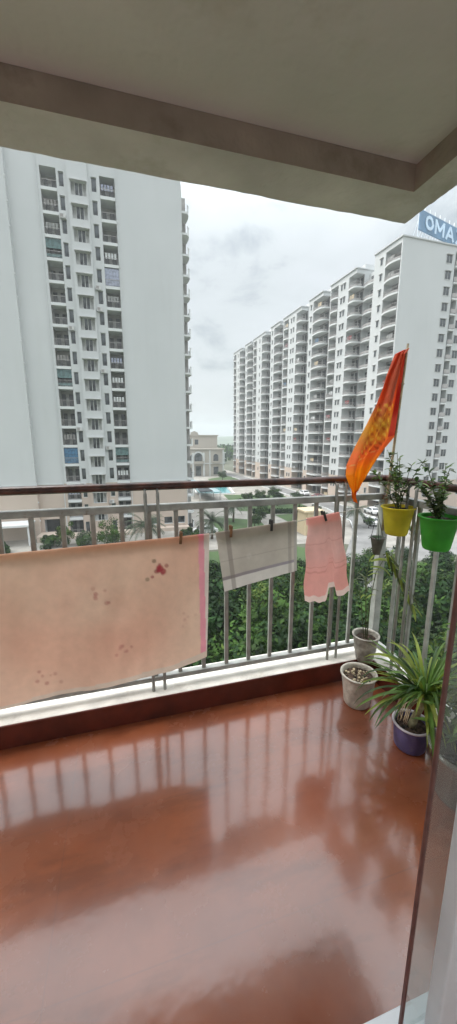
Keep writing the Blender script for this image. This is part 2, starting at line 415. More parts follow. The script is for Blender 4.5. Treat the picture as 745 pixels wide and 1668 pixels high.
def mixc(a, b_, t): t = max(0, min(1, t)); return tuple(x+(y-x)*t for x, y in zip(a, b_))

# blanket, right edge at x=.33
BX0, BX1 = -1.25, .333
brnd = random.Random(3)
clusters = [(.12, .77, 1.0), (-.33, .38, .55), (-.13, .69, .55), (-.05, .44, .5), (.235, .55, .25), (-.60, .70, .6), (-.9, .5, .7), (-.75, .8, .6)]
spots = []
for cx, cz, st in clusters:
    for q in range(7): spots.append((cx+brnd.gauss(0, .022), cz+brnd.gauss(0, .018), brnd.uniform(.004, .009), st*brnd.uniform(.5, .9), (.45, .13, .13)))
spots += [(.122, .775, .014, .8, (.38, .03, .05)), (.135, .762, .012, .8, (.38, .04, .06)), (.108, .765, .009, .7, (.30, .05, .06)), (.15, .785, .008, .6, (.30, .05, .06)), (.07, .735, .008, .5, (.10, .09, .05)), (.10, .81, .008, .6, (.12, .08, .05))]
blot = [(-.18, .78, .10, .30), (-.33, .80, .07, .2), (-.05, .66, .05, .25), (-.25, .66, .05, .18), (.02, .42, .12, .18), (-.1, .50, .06, .22), (.20, .5, .09, .12), (-.42, .55, .08, .12)]
def blanket_dye(u, s, side, p):
    x, z = p.x, p.z
    c = (.84, .58, .44)
    c = mixc(c, (.78, .46, .34), .5+1.2*noise.noise(Vector((x*3, z*3, 2))))
    if side <= 0:
        for bx, bz, br_, st in blot:
            d = math.hypot(x-bx, z-bz)/br_
            if d < 1.6: c = mixc(c, (.60, .24, .17), st*max(0, 1-d/1.6))
        for sx, sz, sr, st, sc_ in spots:
            d = math.hypot(x-sx, z-sz)/sr
            if d < 1.3: c = mixc(c, sc_, st*(1 if d < .8 else (1.3-d)*2))
    e = BX1-x
    if e < .024: c = (.78, .66, .60)
    elif e < .048: c = mixc((.86, .36, .42), (.80, .30, .38), noise.noise(Vector((x*40, z*20, 0))))
    if side < 0 and s > 1-.012-.045*u*u: c = (.74, .58, .48)
    return c
M['cloth'] = attr_mat('dyed_cotton', transl=.62)
M['cloth_thick'] = attr_mat('dyed_blanket', transl=.6, weave=500, bump=.3)
cloth('blanket', 'big tan blanket with small maroon flower sprigs and a pink stripe, hung over the line', 'blanket',
      BX0, BX1, lambda u: .595 - .012*math.cos(u*5) + .012*noise.noise(Vector((u*7, 0, 0))) - (.035*max(0, (u-.9)/.1)), blanket_dye, M['cloth_thick'], 430, 120, amp=.012,
      shape=lambda u, s: -.02*s*max(0, (u-.7)/.3), back=.03, flap=.015)
def towel_dye(u, s, side, p):
    c = mixc((.50, .44, .39), (.58, .52, .46), .5+noise.noise(Vector((p.x*9, p.z*9, 5))))
    if side <= 0:
        if s > .80: c = (.70, .64, .60)
        elif s > .75: c = mixc((.30, .25, .25), (.38, .34, .38), u)
        if abs(s-.48) < .008: c = mixc(c, (.28, .24, .22), .35)
        if abs(u-.13) < .03: c = mixc(c, (.27, .22, .20), .55)
        if abs(u-.90) < .02: c = mixc(c, (.27, .23, .21), .45)
        if u > .96: c = (.48, .44, .41)
        if abs(math.hypot((u-.36)*1.6, s-.48)-.03) < .02: c = mixc(c, (.6, .55, .52), .3)
    else: c = (.44, .41, .37)
    return c
cloth('hand_towel', 'grey-beige kitchen towel with a dark woven band near its hem, pegged to the line', 'towel', .362, .752,
      lambda u: .262-.028*u, towel_dye, M['cloth'], 110, 70, amp=.007, shape=lambda u, s: .028*s*(1-u)+.006*s, seed=4)
def pink_dye(u, s, side, p):
    c = mixc((.88, .46, .42), (.92, .52, .48), .5+noise.noise(Vector((p.x*9, p.z*6, 9))))
    if s > .45: c = mixc(c, (.90, .36, .31), min(.6, (s-.45)*3))
    for q in (.30, .58, .64):
        if abs(s-q) < .008: c = mixc(c, (.70, .28, .25), .5)
    if side <= 0 and s > .93: c = (.92, .68, .62)
    return c
def pink_h(u):
    return .432 - .05*abs(u-.5) - (.07*math.exp(-((u-.62)/.05)**2)) - .004*math.cos(u*26)
cloth('pink_cloth', 'pink cloth garment with a split frayed hem, pegged to the line beside the corner', 'garment', .808, .995,
      pink_h, pink_dye, M['cloth'], 80, 90, amp=.013, shape=lambda u, s: (.075*s if u > .62 else .03*s)*u*1.0+.004*math.sin(s*14), seed=11)

def peg(x, m, lab, tilt=0):
    p = line_at(x); b = MB()
    for s in (-1, 1):
        y0 = s*.0095
        b.prism([(-.0055, y0-.003), (.0055, y0-.003), (.0055, y0+.003), (-.0055, y0+.003)], -.028, .022)
    b.tube([(-.006, 0, 0), (.006, 0, 0)], .0035, 8)
    b.tube([(0, -.009, .006), (0, .009, .006)], .003, 6)
    o = b.build('clothes_peg', m, None, tuple(p+Vector((0, 0, .004)))); o.rotation_euler = (0, tilt, 0)
    tag(o, lab, 'clothes peg', 'clothes pegs on the line'); bevel(o, .001)
peg(.212, M['peg_brown'], 'brown clothes peg holding the tan flowered blanket', .1)
peg(.43, M['peg_brown'], 'brown clothes peg on the left half of the grey-beige towel', .05)
peg(.622, M['peg_black'], 'black clothes peg clipped on the top edge of the grey-beige towel')
peg(.905, M['peg_black'], 'black clothes peg clipped on the pink cloth', -.35)

# ---- flag on bamboo pole
fp = thing('flag_pole', 'slim bamboo pole leaning at the railing corner behind the yellow pot', 'pole', (1.305, 1.585, .82))
b = MB(); tip = Vector((.055, .0, .93))
pts = [Vector((0, 0, 0)).lerp(tip, i/12) for i in range(13)]; b.tube(pts, .008, 8, r1=.0055)
b.build('cane', M['bamboo'], fp)
b = MB()
for q in (.27, .55, .8): b.tube([tip*q-Vector((0, 0, .003)), tip*q+Vector((0, 0, .003))], .0092, 8)
b.build('cane_joint', M['bamboo'], fp)
b = MB()
for q in range(3):
    zc = .17+q*.008; b.tube([(.01+.014*math.cos(t*math.pi/5), .014+.03*math.sin(t*math.pi/5), zc) for t in range(11)], .0025, 6)
b.build('tie', M['peg_brown'], fp)
Lc = [(1.357, 1.725), (1.312, 1.708), (1.262, 1.60), (1.215, 1.47), (1.165, 1.365), (1.103, 1.25), (1.062, 1.17), (1.053, 1.12), (1.068, 1.065), (1.085, 1.035), (1.102, .985)]
Rc = [(1.360, 1.728), (1.358, 1.69), (1.354, 1.60), (1.348, 1.49), (1.342, 1.40), (1.335, 1.315), (1.275, 1.25), (1.225, 1.18), (1.178, 1.10), (1.145, 1.05), (1.118, 1.03)]
def cur(cv, t):
    t *= len(cv)-1; i = min(int(t), len(cv)-2); f = t-i
    return Vector((cv[i][0], cv[i][1])).lerp(Vector((cv[i+1][0], cv[i+1][1])), f)
mb = MB(); cols = []; nu, nv = 50, 150
for j in range(nv+1):
    t = j/nv; a, c = cur(Lc, t), cur(Rc, t)
    for i in range(nu+1):
        u = i/nu; q = a.lerp(c, u); w = .022*(1-u)*math.sin(u*9+t*5)+.013*math.sin(u*21-t*7)*(1-u*.7)
        dep = 1.59 + w - .03*(1-u)*t
        mb.v.append((q.x-1.305, dep-1.585, q.y-.82))
        base = mixc((.80, .17, .09), (.95, .32, .09), t*1.6)
        n1 = noise.noise(Vector((q.x*14, q.y*9, 0)))
        if u > .80 and t < .5: base = mixc((.62, .07, .05), (.80, .18, .12), .5+2*n1)
        elif u < .72 and .12 < t < .38: base = mixc(base, (.36, .22, .19), .75*min(1, (t-.12)*9)*min(1, (.38-t)*9)*(.6+n1))
        if u < .82 and .30 < t < .55:
            k_ = min(1, (t-.30)*8)*min(1, (.55-t)*8); base = mixc(base, mixc((.88, .56, .06), (.62, .46, .08), .5+2*n1), .8*k_)
        if t > .60: base = mixc(base, (1.0, .50, .03), min(1, (t-.60)*8))
        if .10 < u < .78 and .30 < t < .58:
            g_ = math.sin(q.x*150+2*n1)*math.sin(q.y*120+q.x*40)
            if g_ > .45: base = mixc(base, (.96, .72, .16), .7)
            elif g_ < -.6: base = mixc(base, (.50, .10, .05), .6)
        if abs(t-.615+.05*u) < .006 and u < .75 and int(u*26) % 3 != 0: base = (.95, .62, .25)
        if t > .9: base = mixc(base, (.80, .17, .015), .8)
        cols.append(base)
for j in range(nv):
    for i in range(nu):
        a = j*(nu+1)+i; mb.f.append((a, a+1, a+nu+2, a+nu+1)); mb.m.append(0); mb.sm.append(True)
me = mb.mesh('flag', attr_mat('flag_satin', rough=.55, transl=.65, weave=600, bump=.08)); at = me.color_attributes.new('dye', 'FLOAT_COLOR', 'POINT')
for i, c in enumerate(cols): at.data[i].color = (*c, 1)
fo = put('flag', me, None, (1.305, 1.585, .82)); fo.modifiers.new('thick', 'SOLIDIFY').thickness = .001
tag(fo, 'orange and red religious pennant with gold print, drooping from the bamboo pole', 'flag')

# ---- pots
def pot(name, label, loc, r0, r1, h, m, rim=.006, wobble=None, rimm=None, soil=.82, group=None, cat='plant pot', rings=()):
    t = thing(name, label, cat, loc, 0, group)
    b = MB(); pr = [(0, .0), (r0*.94, .0), (r0, .006)]
    K = 14
    for i in range(1, K): 
        z = h*i/K; rr = r0+(r1-r0)*(i/K)
        for rz, ra_ in rings: rr += ra_*math.exp(-((i/K-rz)/.04)**2)
        pr.append((rr, z))
    n0 = len(pr)
    pr += [(r1, h*.96), (r1+rim, h*.965), (r1+rim, h), (r1-.004, h), (r1-.006, h*.95)]
    zi = h*soil; ri = r0+(r1-r0)*soil-.006; pr += [(ri, zi-.01)]
    mis = [0]*(len(pr)-1)
    if rimm:
        for j in range(n0, n0+4): mis[j] = 1
    b.lathe(pr, 48, mis=mis, wob=wobble); b.build('pot_body', [m, rimm or m], t)
    b = MB(); 
    def sf(u, v):
        a = u*2*math.pi; r = ri*v; return (r*math.cos(a), r*math.sin(a), zi+.012*noise.noise(Vector((r*math.cos(a)*40, r*math.sin(a)*40, loc[0]*7)))*(1-v*.4))
    b.grid(sf, 30, 8); b.build('soil', M['soil'], t)
    return t
def leafblade(b, p, d, L, w, droop, mi=0, seg=7, twist=0, fold=.25):
    """long blade: starts at p heading d, bends down under its weight"""
    p = Vector(p); d = Vector(d).normalized(); side0 = d.cross(Vector((0, 0, 1)))
    if side0.length < .05: side0 = Vector((1, 0, 0))
    side0.normalize(); q = p.copy(); base = len(b.v); st = L/seg
    for i in range(seg+1):
        t = i/seg; ww = w*(math.sin(math.pi*min(1, .12+t*.88))**.7)*(1 if t < .98 else .1)
        s = (Matrix.Rotation(twist*t, 3, d) @ side0); up = s.cross(d)
        b.v += [tuple(q-s*ww/2), tuple(q-up*ww*fold), tuple(q+s*ww/2)]
        q = q+d*st; d = (d+Vector((0, 0, -droop*st/L*(.4+1.6*t)))).normalized()
    for i in range(seg):
        for k in (0, 1):
            a = base+i*3+k; b.f.append((a, a+1, a+4, a+3)); b.m.append(mi); b.sm.append(True)

# white pot on the floor
t = pot('flower_pot', 'cream embossed pot with bare pebbly soil standing on the red floor', (1.065, 1.375, 0), .062, .082, .165, M['pot_white'],
        wobble=lambda a, z, j: .018*math.cos(a*9)*math.sin(z*38) if 3 <= j < 15 else 0, group='floor and kerb flower pots', soil=.86)
b = MB()
for i in range(40):
    a = rnd.uniform(0, 6.28); r = .066*math.sqrt(rnd.random()); s = rnd.uniform(.002, .005)
    b.box(r*math.cos(a)-s, r*math.cos(a)+s, r*math.sin(a)-s, r*math.sin(a)+s, .138, .146+s)
o = b.build('pebbles', M['dry'], t); struct(o, 'stuff')
# kerb corner pot with tall thin palm seedling
t = pot('flower_pot', 'grey ringed pot with a tall thin palm seedling standing on the kerb corner', (1.215, 1.535, .11), .045, .066, .15, M['pot_grey'],
        group='floor and kerb flower pots', rings=((.45, .004), (.75, .004)))
b = MB()
b.tube([(0, 0, .12), (-.012, .0, .28), (-.02, .01, .46), (-.018, .0, .58)], .0035, 6, r1=.002)
b.tube([(.008, 0, .12), (.012, .01, .3), (.03, .0, .5), (.06, -.03, .60)], .003, 6, r1=.0018)
b.tube([(-.01, .0, .12), (-.04, .0, .30), (-.055, .01, .42)], .0025, 6, r1=.0015)
b.build('stem', M['stem_green'], t)
b = MB()
for i in range(12):
    a = rnd.uniform(0, 6.28); z = rnd.uniform(.36, .6)
    leafblade(b, (-.018, 0, z), (math.cos(a), math.sin(a)*.5, .5), rnd.uniform(.07, .13), .012, 1.6, i % 2)
leafblade(b, (-.015, -.01, .57), (.9, -.5, .45), .16, .036, 2.6, 1)
leafblade(b, (-.015, -.01, .54), (.8, -.6, .2), .13, .032, 2.4, 1)
for i in range(9):   # drooping palm leaf with leaflets
    tt = i/9; px = .05+.075*tt; py = -.04-.15*tt; pz = .62-.19*tt-.08*tt*tt
    for s in (-1, 1): leafblade(b, (px, py, pz), (.35+s*.35, -.4, -.7), .085, .016, .8, (i+1) % 2)
b.tube([(.05, -.02, .60), (.06, -.05, .62), (.10, -.13, .52), (.13, -.2, .38)], .003, 5, 0)
b.build('foliage', [M['leafD'], M['leafB']], t)
# purple pot
t = pot('flower_pot', 'purple plastic pot with pale rim holding a thick-stemmed long-leaved plant', (1.125, 1.085, 0), .062, .072, .115, M['pot_purple'], rimm=M['pot_rimw'],
        group='floor and kerb flower pots', soil=.8)
b = MB(); b.tube([(.0, 0, .09), (.012, .0, .13), (.03, -.006, .18), (.042, -.012, .235)], .017, 12, r1=.012)
b.build('stem', M['stem_pale'], t)
b = MB()
for i in range(14):
    a = rnd.uniform(1.6, 3.6); p0 = Vector((.035, -.005, .235)); d = Vector((math.cos(a)*.09, math.sin(a)*.07, -.01))
    p1 = p0+d; p2 = p1+Vector((math.cos(a)*.015, 0, -rnd.uniform(.03, .075)))
    b.tube([p0, p1, p2, p2+Vector((rnd.uniform(-.01, .01), 0, -.015))], .0028, 5, r1=.0015)
b.build('dry_leaves', M['dry'], t)
b = MB()
for i in range(150):
    a = rnd.uniform(0, 6.28); el = rnd.uniform(.0, 1.25)
    d = (math.cos(a)*math.cos(el), math.sin(a)*math.cos(el), math.sin(el))
    leafblade(b, (.042+.01*math.cos(a), -.012+.01*math.sin(a), .235+rnd.uniform(-.005, .03)), d, rnd.uniform(.16, .34), rnd.uniform(.010, .018), rnd.uniform(.6, 2.6), rnd.choice((0, 0, 1, 1, 2)), 9, twist=rnd.uniform(-1, 1))
b.build('foliage', [M['leafA'], M['leafB'], M['leafC']], t)
# clear/cloudy big pot
t = thing('planter', 'large cloudy translucent planter behind the sliding door seal', 'planter', (1.135, .845, 0), 0)
b = MB(); b.lathe([(0, .001), (.082, .001), (.088, .012), (.115, .19), (.124, .192), (.124, .205), (.112, .205), (.084, .018), (0, .012)], 48)
b.build('pot_body', M['clearpot'], t)
b = MB(); b.lathe([(.0835, .014), (.0935, .085), (.05, .092), (0, .088)], 40); b.build('soil', M['soil'], t)
b = MB()
for i in range(4): b.tube([(rnd.uniform(-.02, .02), rnd.uniform(-.02, .02), .09), (rnd.uniform(-.03, .06), rnd.uniform(-.03, .03), .3), (rnd.uniform(-.03, .09), rnd.uniform(-.05, .08), .5)], .005, 6, r1=.002)
b.build('stem', M['stem_green'], t)
b = MB()
for i in range(130):
    a = rnd.uniform(0, 6.28); el = rnd.uniform(-.3, 1.1); z = rnd.uniform(.2, .62)
    leafblade(b, (rnd.uniform(-.02, .08), rnd.uniform(-.04, .07), z), (math.cos(a)*math.cos(el), math.sin(a)*math.cos(el), math.sin(el)), rnd.uniform(.07, .16), rnd.uniform(.014, .03), 1.6, rnd.choice((0, 1, 2)))
b.build('foliage', [M['leafA'], M['leafD'], M['leafC']], t)
b = MB()
for (fx, fy, fz) in ((-.03, -.02, .375), (-.045, .03, .32), (.03, .02, .46)):
    for q in range(5):
        a = q*1.2566; leafblade(b, (fx, fy, fz), (math.cos(a)*.6, .5, math.sin(a)), .018, .014, .1, 0, 3)
b.build('flower', M['flower'], t)

def small_leaf_plant(t, n, zmin, zmax, spread, base, mats, seed, nst=5):
    r_ = random.Random(seed); b = MB(); lb = MB()
    for s in range(nst):
        a = r_.uniform(0, 6.28); q = r_.uniform(.3, 1)*spread; z1 = r_.uniform(zmin+(zmax-zmin)*.5, zmax)
        pts = [Vector((math.cos(a)*.01, math.sin(a)*.01, base))]
        for i in range(1, 7):
            tt = i/6; pts.append(Vector((math.cos(a)*q*tt**1.3+r_.uniform(-.006, .006), math.sin(a)*q*tt**1.3+r_.uniform(-.006, .006), base+(z1-base)*tt)))
        b.tube(pts, .0028, 5, r1=.0013)
        for k in range(n//nst):
            i = r_.randrange(1, 6); p = pts[i].lerp(pts[i+1], r_.random()); aa = r_.uniform(0, 6.28); el = r_.uniform(-.4, .9)
            leafblade(lb, p, (math.cos(aa)*math.cos(el), math.sin(aa)*math.cos(el), math.sin(el)), r_.uniform(.02, .046), r_.uniform(.010, .019), .9, r_.randrange(len(mats)), 4)
    b.build('stem', M['stem_green'], t); lb.build('foliage', mats, t)
def hook(t, h, r):
    b = MB()
    for s in (-.03, .03): b.tube([(s, .0+r*.98, h*.93), (s, .0+r+.012, h+.01), (s, r+.012, h+.02), (s, r+.012, h+.04), (s, r-.006, h+.045)], .0022, 6)
    b.build('hook', M['grey_metal'], t)
t = pot('hanging_pot', 'yellow plastic pot with a small-leaved shrub hung inside the railing near the corner', (1.252, 1.425, .846), .050, .072, .135, M['pot_yellow'], rim=.007,
        group='pots hung on the side railing', soil=.9)
small_leaf_plant(t, 210, .16, .40, .15, .11, [M['leafC'], M['leafD'], M['leafA']], 5, 8)
t = pot('hanging_pot', 'bright green plastic pot with a bushy plant hung at the right edge', (1.245, 1.18, .845), .052, .074, .14, M['pot_green'], rim=.007,
        group='pots hung on the side railing', soil=.9)
small_leaf_plant(t, 260, .15, .36, .16, .11, [M['leafD'], M['leafA'], M['leafC']], 9, 8)
t = thing('hanging_pot', 'small dark grey pot hanging from wires at the railing corner under the bamboo pole', 'plant pot', (1.262, 1.565, .70), 0, 'pots hung on the side railing')
b = MB(); b.lathe([(0, 0), (.018, 0), (.034, .085), (.038, .086), (.038, .094), (.032, .094), (.028, .08), (0, .08)], 32); b.build('pot_body', M['hang_grey'], t)
b = MB()
for a in (0, 2.1, 4.2): b.tube([(.034*math.cos(a), .034*math.sin(a), .09), (.01, .03, .22)], .0016, 5)
b.build('wire', M['peg_black'], t)
b = MB()
for i in range(10):
    a = rnd.uniform(0, 6.28); leafblade(b, (0, 0, .08), (math.cos(a), math.sin(a), .8), .06, .012, 2, 0)
b.build('foliage', [M['leafC']], t)

# ============================================================ LEFT TOWER
GZ = -15.0; H = 3.05
def wall_grid(mb, x0, x1, z0, z1, y, holes, depth, mi=0):
    xs = sorted({x0, x1, *[h[0] for h in holes], *[h[1] for h in holes]}); zs = sorted({z0, z1, BASEZ, *[h[2] for h in holes], *[h[3] for h in holes]})
    for i in range(len(xs)-1):
        for j in range(len(zs)-1):
            cx, cz = (xs[i]+xs[i+1])/2, (zs[j]+zs[j+1])/2
            if any(h[0] < cx < h[1] and h[2] < cz < h[3] for h in holes): continue
            m_ = mi if cz > BASEZ else 1
            mb.face([(xs[i], y, zs[j]), (xs[i+1], y, zs[j]), (xs[i+1], y, zs[j+1]), (xs[i], y, zs[j+1])], m_)
    for h in holes:
        a, c, d, e = h; yb = y+depth
        mb.face([(a, y, d), (a, y, e), (a, yb, e), (a, yb, d)], mi); mb.face([(c, y, e), (c, y, d), (c, yb, d), (c, yb, e)], mi)
        mb.face([(a, y, d), (a, yb, d), (c, yb, d), (c, y, d)], mi); mb.face([(a, yb, e), (a, y, e), (c, y, e), (c, yb, e)], mi)
        mb.face([(a, yb, d), (c, yb, d), (c, yb, e), (a, yb, e)], 2)
BASEZ = 8.9     # local z above ground where the white paint starts
LT = thing('apartment_tower', 'tall white apartment tower at left with blank walls and twin balcony columns', 'apartment building', (0, 65.7, GZ))
Ztop = 56.4
floors = [51.85-H*k for k in range(18)]         # slab level (local z above ground), top opening first
b = MB()
# blank front parts, split at BASEZ
def vwall(mb, x0, x1, y0, z0=0, z1=Ztop):
    if z0 < BASEZ < z1:
        mb.face([(x0, y0, z0), (x1, y0, z0), (x1, y0, BASEZ), (x0, y0, BASEZ)], 1)
        mb.face([(x0, y0, BASEZ), (x1, y0, BASEZ), (x1, y0, z1), (x0, y0, z1)], 0)
    else: mb.face([(x0, y0, z0), (x1, y0, z0), (x1, y0, z1), (x0, y0, z1)], 0 if z0 >= BASEZ else 1)
def xwall(mb, x, y0, y1, z0=0, z1=Ztop):
    mb.face([(x, y0, z0), (x, y1, z0), (x, y1, BASEZ), (x, y0, BASEZ)], 1); mb.face([(x, y0, BASEZ), (x, y1, BASEZ), (x, y1, z1), (x, y0, z1)], 0)
vwall(b, -34, -13.6, -.9); xwall(b, -13.6, -.9, 0)
base_holes = [(-13.1, -10.5, .5, 3.0)]
wall_grid(b, -13.6, -9.2, 0, Ztop, 0, base_holes, 1.6)
nl = [(-6.75, -6.05, z+.35, z+2.25) for z in floors]; nr = [(-2.3, -1.55, z+.35, z+2.25) for z in floors]
wall_grid(b, -7.05, -5.6, 0, Ztop, 0, nl, .3); wall_grid(b, -2.75, -1.1, 0, Ztop, 0, nr, .3)
cw = [(-5.15, -3.0, z-.65, z+1.15) for z in floors if z > 1]
wall_grid(b, -5.6, -2.75, 0, Ztop, -.35, cw, .4); xwall(b, -5.6, -.35, 0); xwall(b, -2.75, -.35, 0)
gh = [(4.4+i*2.3, 5.9+i*2.3, 1.0, 2.3) for i in range(3)]
wall_grid(b, 1.05, 11.0, 0, Ztop, 0, gh, .6)
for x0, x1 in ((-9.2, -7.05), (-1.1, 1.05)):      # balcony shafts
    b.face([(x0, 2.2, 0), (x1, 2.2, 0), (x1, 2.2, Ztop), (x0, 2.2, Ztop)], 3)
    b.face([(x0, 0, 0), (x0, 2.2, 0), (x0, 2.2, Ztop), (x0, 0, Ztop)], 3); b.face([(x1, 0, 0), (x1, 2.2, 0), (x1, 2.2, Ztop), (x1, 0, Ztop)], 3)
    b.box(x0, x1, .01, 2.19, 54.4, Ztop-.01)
xwall(b, 11.0, 0, 24); b.face([(-34, 24, 0), (11, 24, 0), (11, 24, Ztop), (-34, 24, Ztop)]); xwall(b, -34, -.9, 24)
b.face([(-34, .0, Ztop-.5), (11, .0, Ztop-.5), (11, 24, Ztop-.5), (-34, 24, Ztop-.5)])
b.box(11.0, 12.3, 3.45, 9, .01, Ztop-1, 3)  # flank behind side balconies, here and next line: recess shade put into grey
b.box(11.02, 11.10, .35, 3.48, .02, Ztop-1, 3)
b.box(-9.75, -9.62, -.12, -.002, 0, Ztop-.02); b.box(1.2, 1.3, -.12, -.002, 0, Ztop-.02)    # downpipes
for zb in (BASEZ,): b.box(-13.55, -9.8, -.12, -.003, zb-.12, zb+.12); b.box(1.35, 11.05, -.12, -.003, zb-.12, zb+.12); b.box(-34, -13.5, -1.0, -.91, zb-.12, zb+.12)
for z in floors:
    b.box(-13.62, -13.45, -.99, -.905, z-.1, z+.12)
b.build('wall', [M['white'], M['cream'], M['dark'], M['interior_pale']], LT)
# balcony of the shafts
def shaft_balcony():
    s = MB(); s.box(.004, 2.146, -.06, 2.19, -.42, 0)
    r_ = MB(); r_.box(.05, 2.1, .02, .05, .92, .98)
    for i in range(12): r_.box(.08+i*.175, .10+i*.175, .025, .045, .0, .92)
    d = MB(); d.box(.15, .75, 2.12, 2.195, .0, 2.05, 0); d.box(1.25, 1.95, 2.12, 2.195, .0, 2.05, 0); d.box(.8, 1.2, 2.1, 2.19, .6, 1.7, 1)
    return s.mesh('balcony', M['white2']), r_.mesh('railing', M['railgrey']), d.mesh('door', [M['dark'], M['curtain']])
SB, SR, SD = shaft_balcony()
bl = MB(); bl.box(.03, 2.12, .06, .09, .1, 2.5); 
for i in range(9): bl.box(.03, 2.12, .045, .06, .3+i*.27, .36+i*.27)
blm = {k_: bl.mesh('blind', M[k_]) for k_ in ('tarp_blue', 'tarp_teal', 'tarp_lilac')}
bh = MB(); bh.box(.03, 2.12, .06, .09, 1.3, 2.55); bh.box(.03, 2.12, .06, .09, .15, .55); bhm = bh.mesh('blind', M['tarp_teal'])
lau = MB(); 
for i in range(4): lau.box(.2+i*.45, .5+i*.45, .3, .32, .9, 1.7)
laum = {k_: lau.mesh('laundry', M[k_]) for k_ in ('white2', 'curtain', 'interior', 'tarp_lilac')}
blinds = {('L', 3): bhm, ('L', 9): bhm, ('L', 13): blm['tarp_blue'], ('R', 4): blm['tarp_lilac'], ('R', 13): bhm}
for k, z in enumerate(floors):
    for side, x0 in (('L', -9.2), ('R', -1.1)):
        o = put('balcony', SB, LT, (x0, 0, z)); put('railing', SR, o); put('door', SD, o)
        if (side, k) in blinds: put('blind', blinds[(side, k)], o)
        elif rnd.random() < .35: put('laundry', laum[rnd.choice(list(laum))], o)
acm = MB(); acm.box(0, .8, -.38, -.02, 0, .55, 0); acm.lathe([(0, 0), (.2, 0), (.2, .02)], 12)
acv = MB(); acv.box(0, .8, -.38, -.02, 0, .55, 0); acv.box(.1, .5, -.395, -.381, .08, .47, 1); acv.box(.0, .8, -.36, -.02, -.06, -.002, 0)
acmesh = acv.mesh('air_conditioner', [M['trimgrey'], M['interior']])
for k_, x_ in ((1, -6.95), (4, -2.6), (6, -6.95), (8, -2.6), (11, -6.95), (12, -2.6), (15, -2.6), (5, -2.6), (14, -6.95)):
    put('air_conditioner', acmesh, LT, (x_, 0, floors[k_]-.75))
def win(w, h, d, side=False, name='window'):
    f = MB(); t_ = .06
    f.box(0, w, d-.08, d-.01, 0, t_); f.box(0, w, d-.08, d-.01, h-t_, h); f.box(0, t_, d-.08, d-.01, t_, h-t_); f.box(w-t_, w, d-.08, d-.01, t_, h-t_)
    if side:
        for q in (.25, .5, .75): f.box(w*q-.04, w*q+.04, d-.08, d-.01, t_, h-t_)
        f.box(-.12, w+.12, -.35, .0, h+.02, h+.1); 
    p = MB(); p.box(t_, w-t_, d-.04, d-.015, t_, h-t_)
    if side:
        p = MB(); p.box(w*.27, w*.73, d-.04, d-.015, t_, h-t_, 0); p.box(t_, w*.25, d-.04, d-.015, t_, h-t_, 1); p.box(w*.75, w-t_, d-.04, d-.015, t_, h-t_, 1)
    return f.mesh(name, M['trimgrey']), p.mesh('pane', [M['pane'], M['curtain']])
Wc = win(2.15, 1.8, .4, True); Wn = win(.7, 1.9, .3); Wn2 = win(.75, 1.9, .3)
for z in floors:
    if z > 1:
        o = put('window', Wc[0], LT, (-5.15, -.35, z-.65)); put('pane', Wc[1], o)
    o = put('window', Wn[0], LT, (-6.75, 0, z+.35)); put('pane', Wn[1], o)
    o = put('window', Wn2[0], LT, (-2.3, 0, z+.35)); put('pane', Wn2[1], o)
Wg = win(1.5, 1.3, .6)
for h_ in gh: o = put('garage_window', Wg[0], LT, (h_[0], 0, h_[2])); put('pane', Wg[1], o)
# side balconies on the right flank
s = MB(); arc = [(0, 0)]+[(1.45*math.sin(a*math.pi/16), 4-4*math.cos(a*math.pi/16)*1.0) for a in range(0, 9)]+[(0, 4.6)]
pl = [(0, .3), (1.0, .35), (1.35, .8), (1.45, 1.6), (1.35, 3.2), (0, 3.4)]
s.prism(pl, -.3, 0); s.box(0, .12, .1, .5, 0, 2.75)
par = MB(); 
for (xa, ya), (xb, yb) in zip(pl[1:4], pl[2:5]): par.face([(xa, ya, 0), (xb, yb, 0), (xb, yb, .95), (xa, ya, .95)])
par.tube([(x_, y_, .97) for x_, y_ in pl[1:5]], .04, 6)
dd = MB(); dd.box(-.02, .04, .9, 2.6, 0, 2.1)
SSm, SPm, SDm = s.mesh('side_balcony', M['white2']), par.mesh('parapet', M['white2']), dd.mesh('door', M['dark'])
for z in floors: o = put('side_balcony', SSm, LT, (11.0, 0, z)); put('parapet', SPm, o); put('door', SDm, o)
b = MB(); b.box(-20.5, -14.2, -5, -1.3, 3.0, 3.3); b.box(-20.3, -20.0, -4.8, -4.5, 0, 3.0); b.box(-14.7, -14.4, -4.8, -4.5, 0, 3.0)
b.build('porch_roof', M['white2'], LT)
b = MB(); b.box(-13.8, -9.9, -3.5, -.1, .004, .9); b.box(-9.5, 1.2, -2.6, -.1, .004, .5); b.box(1.4, 11, -1.6, -.1, .004, .6)
b.build('plinth', M['cream'], LT)

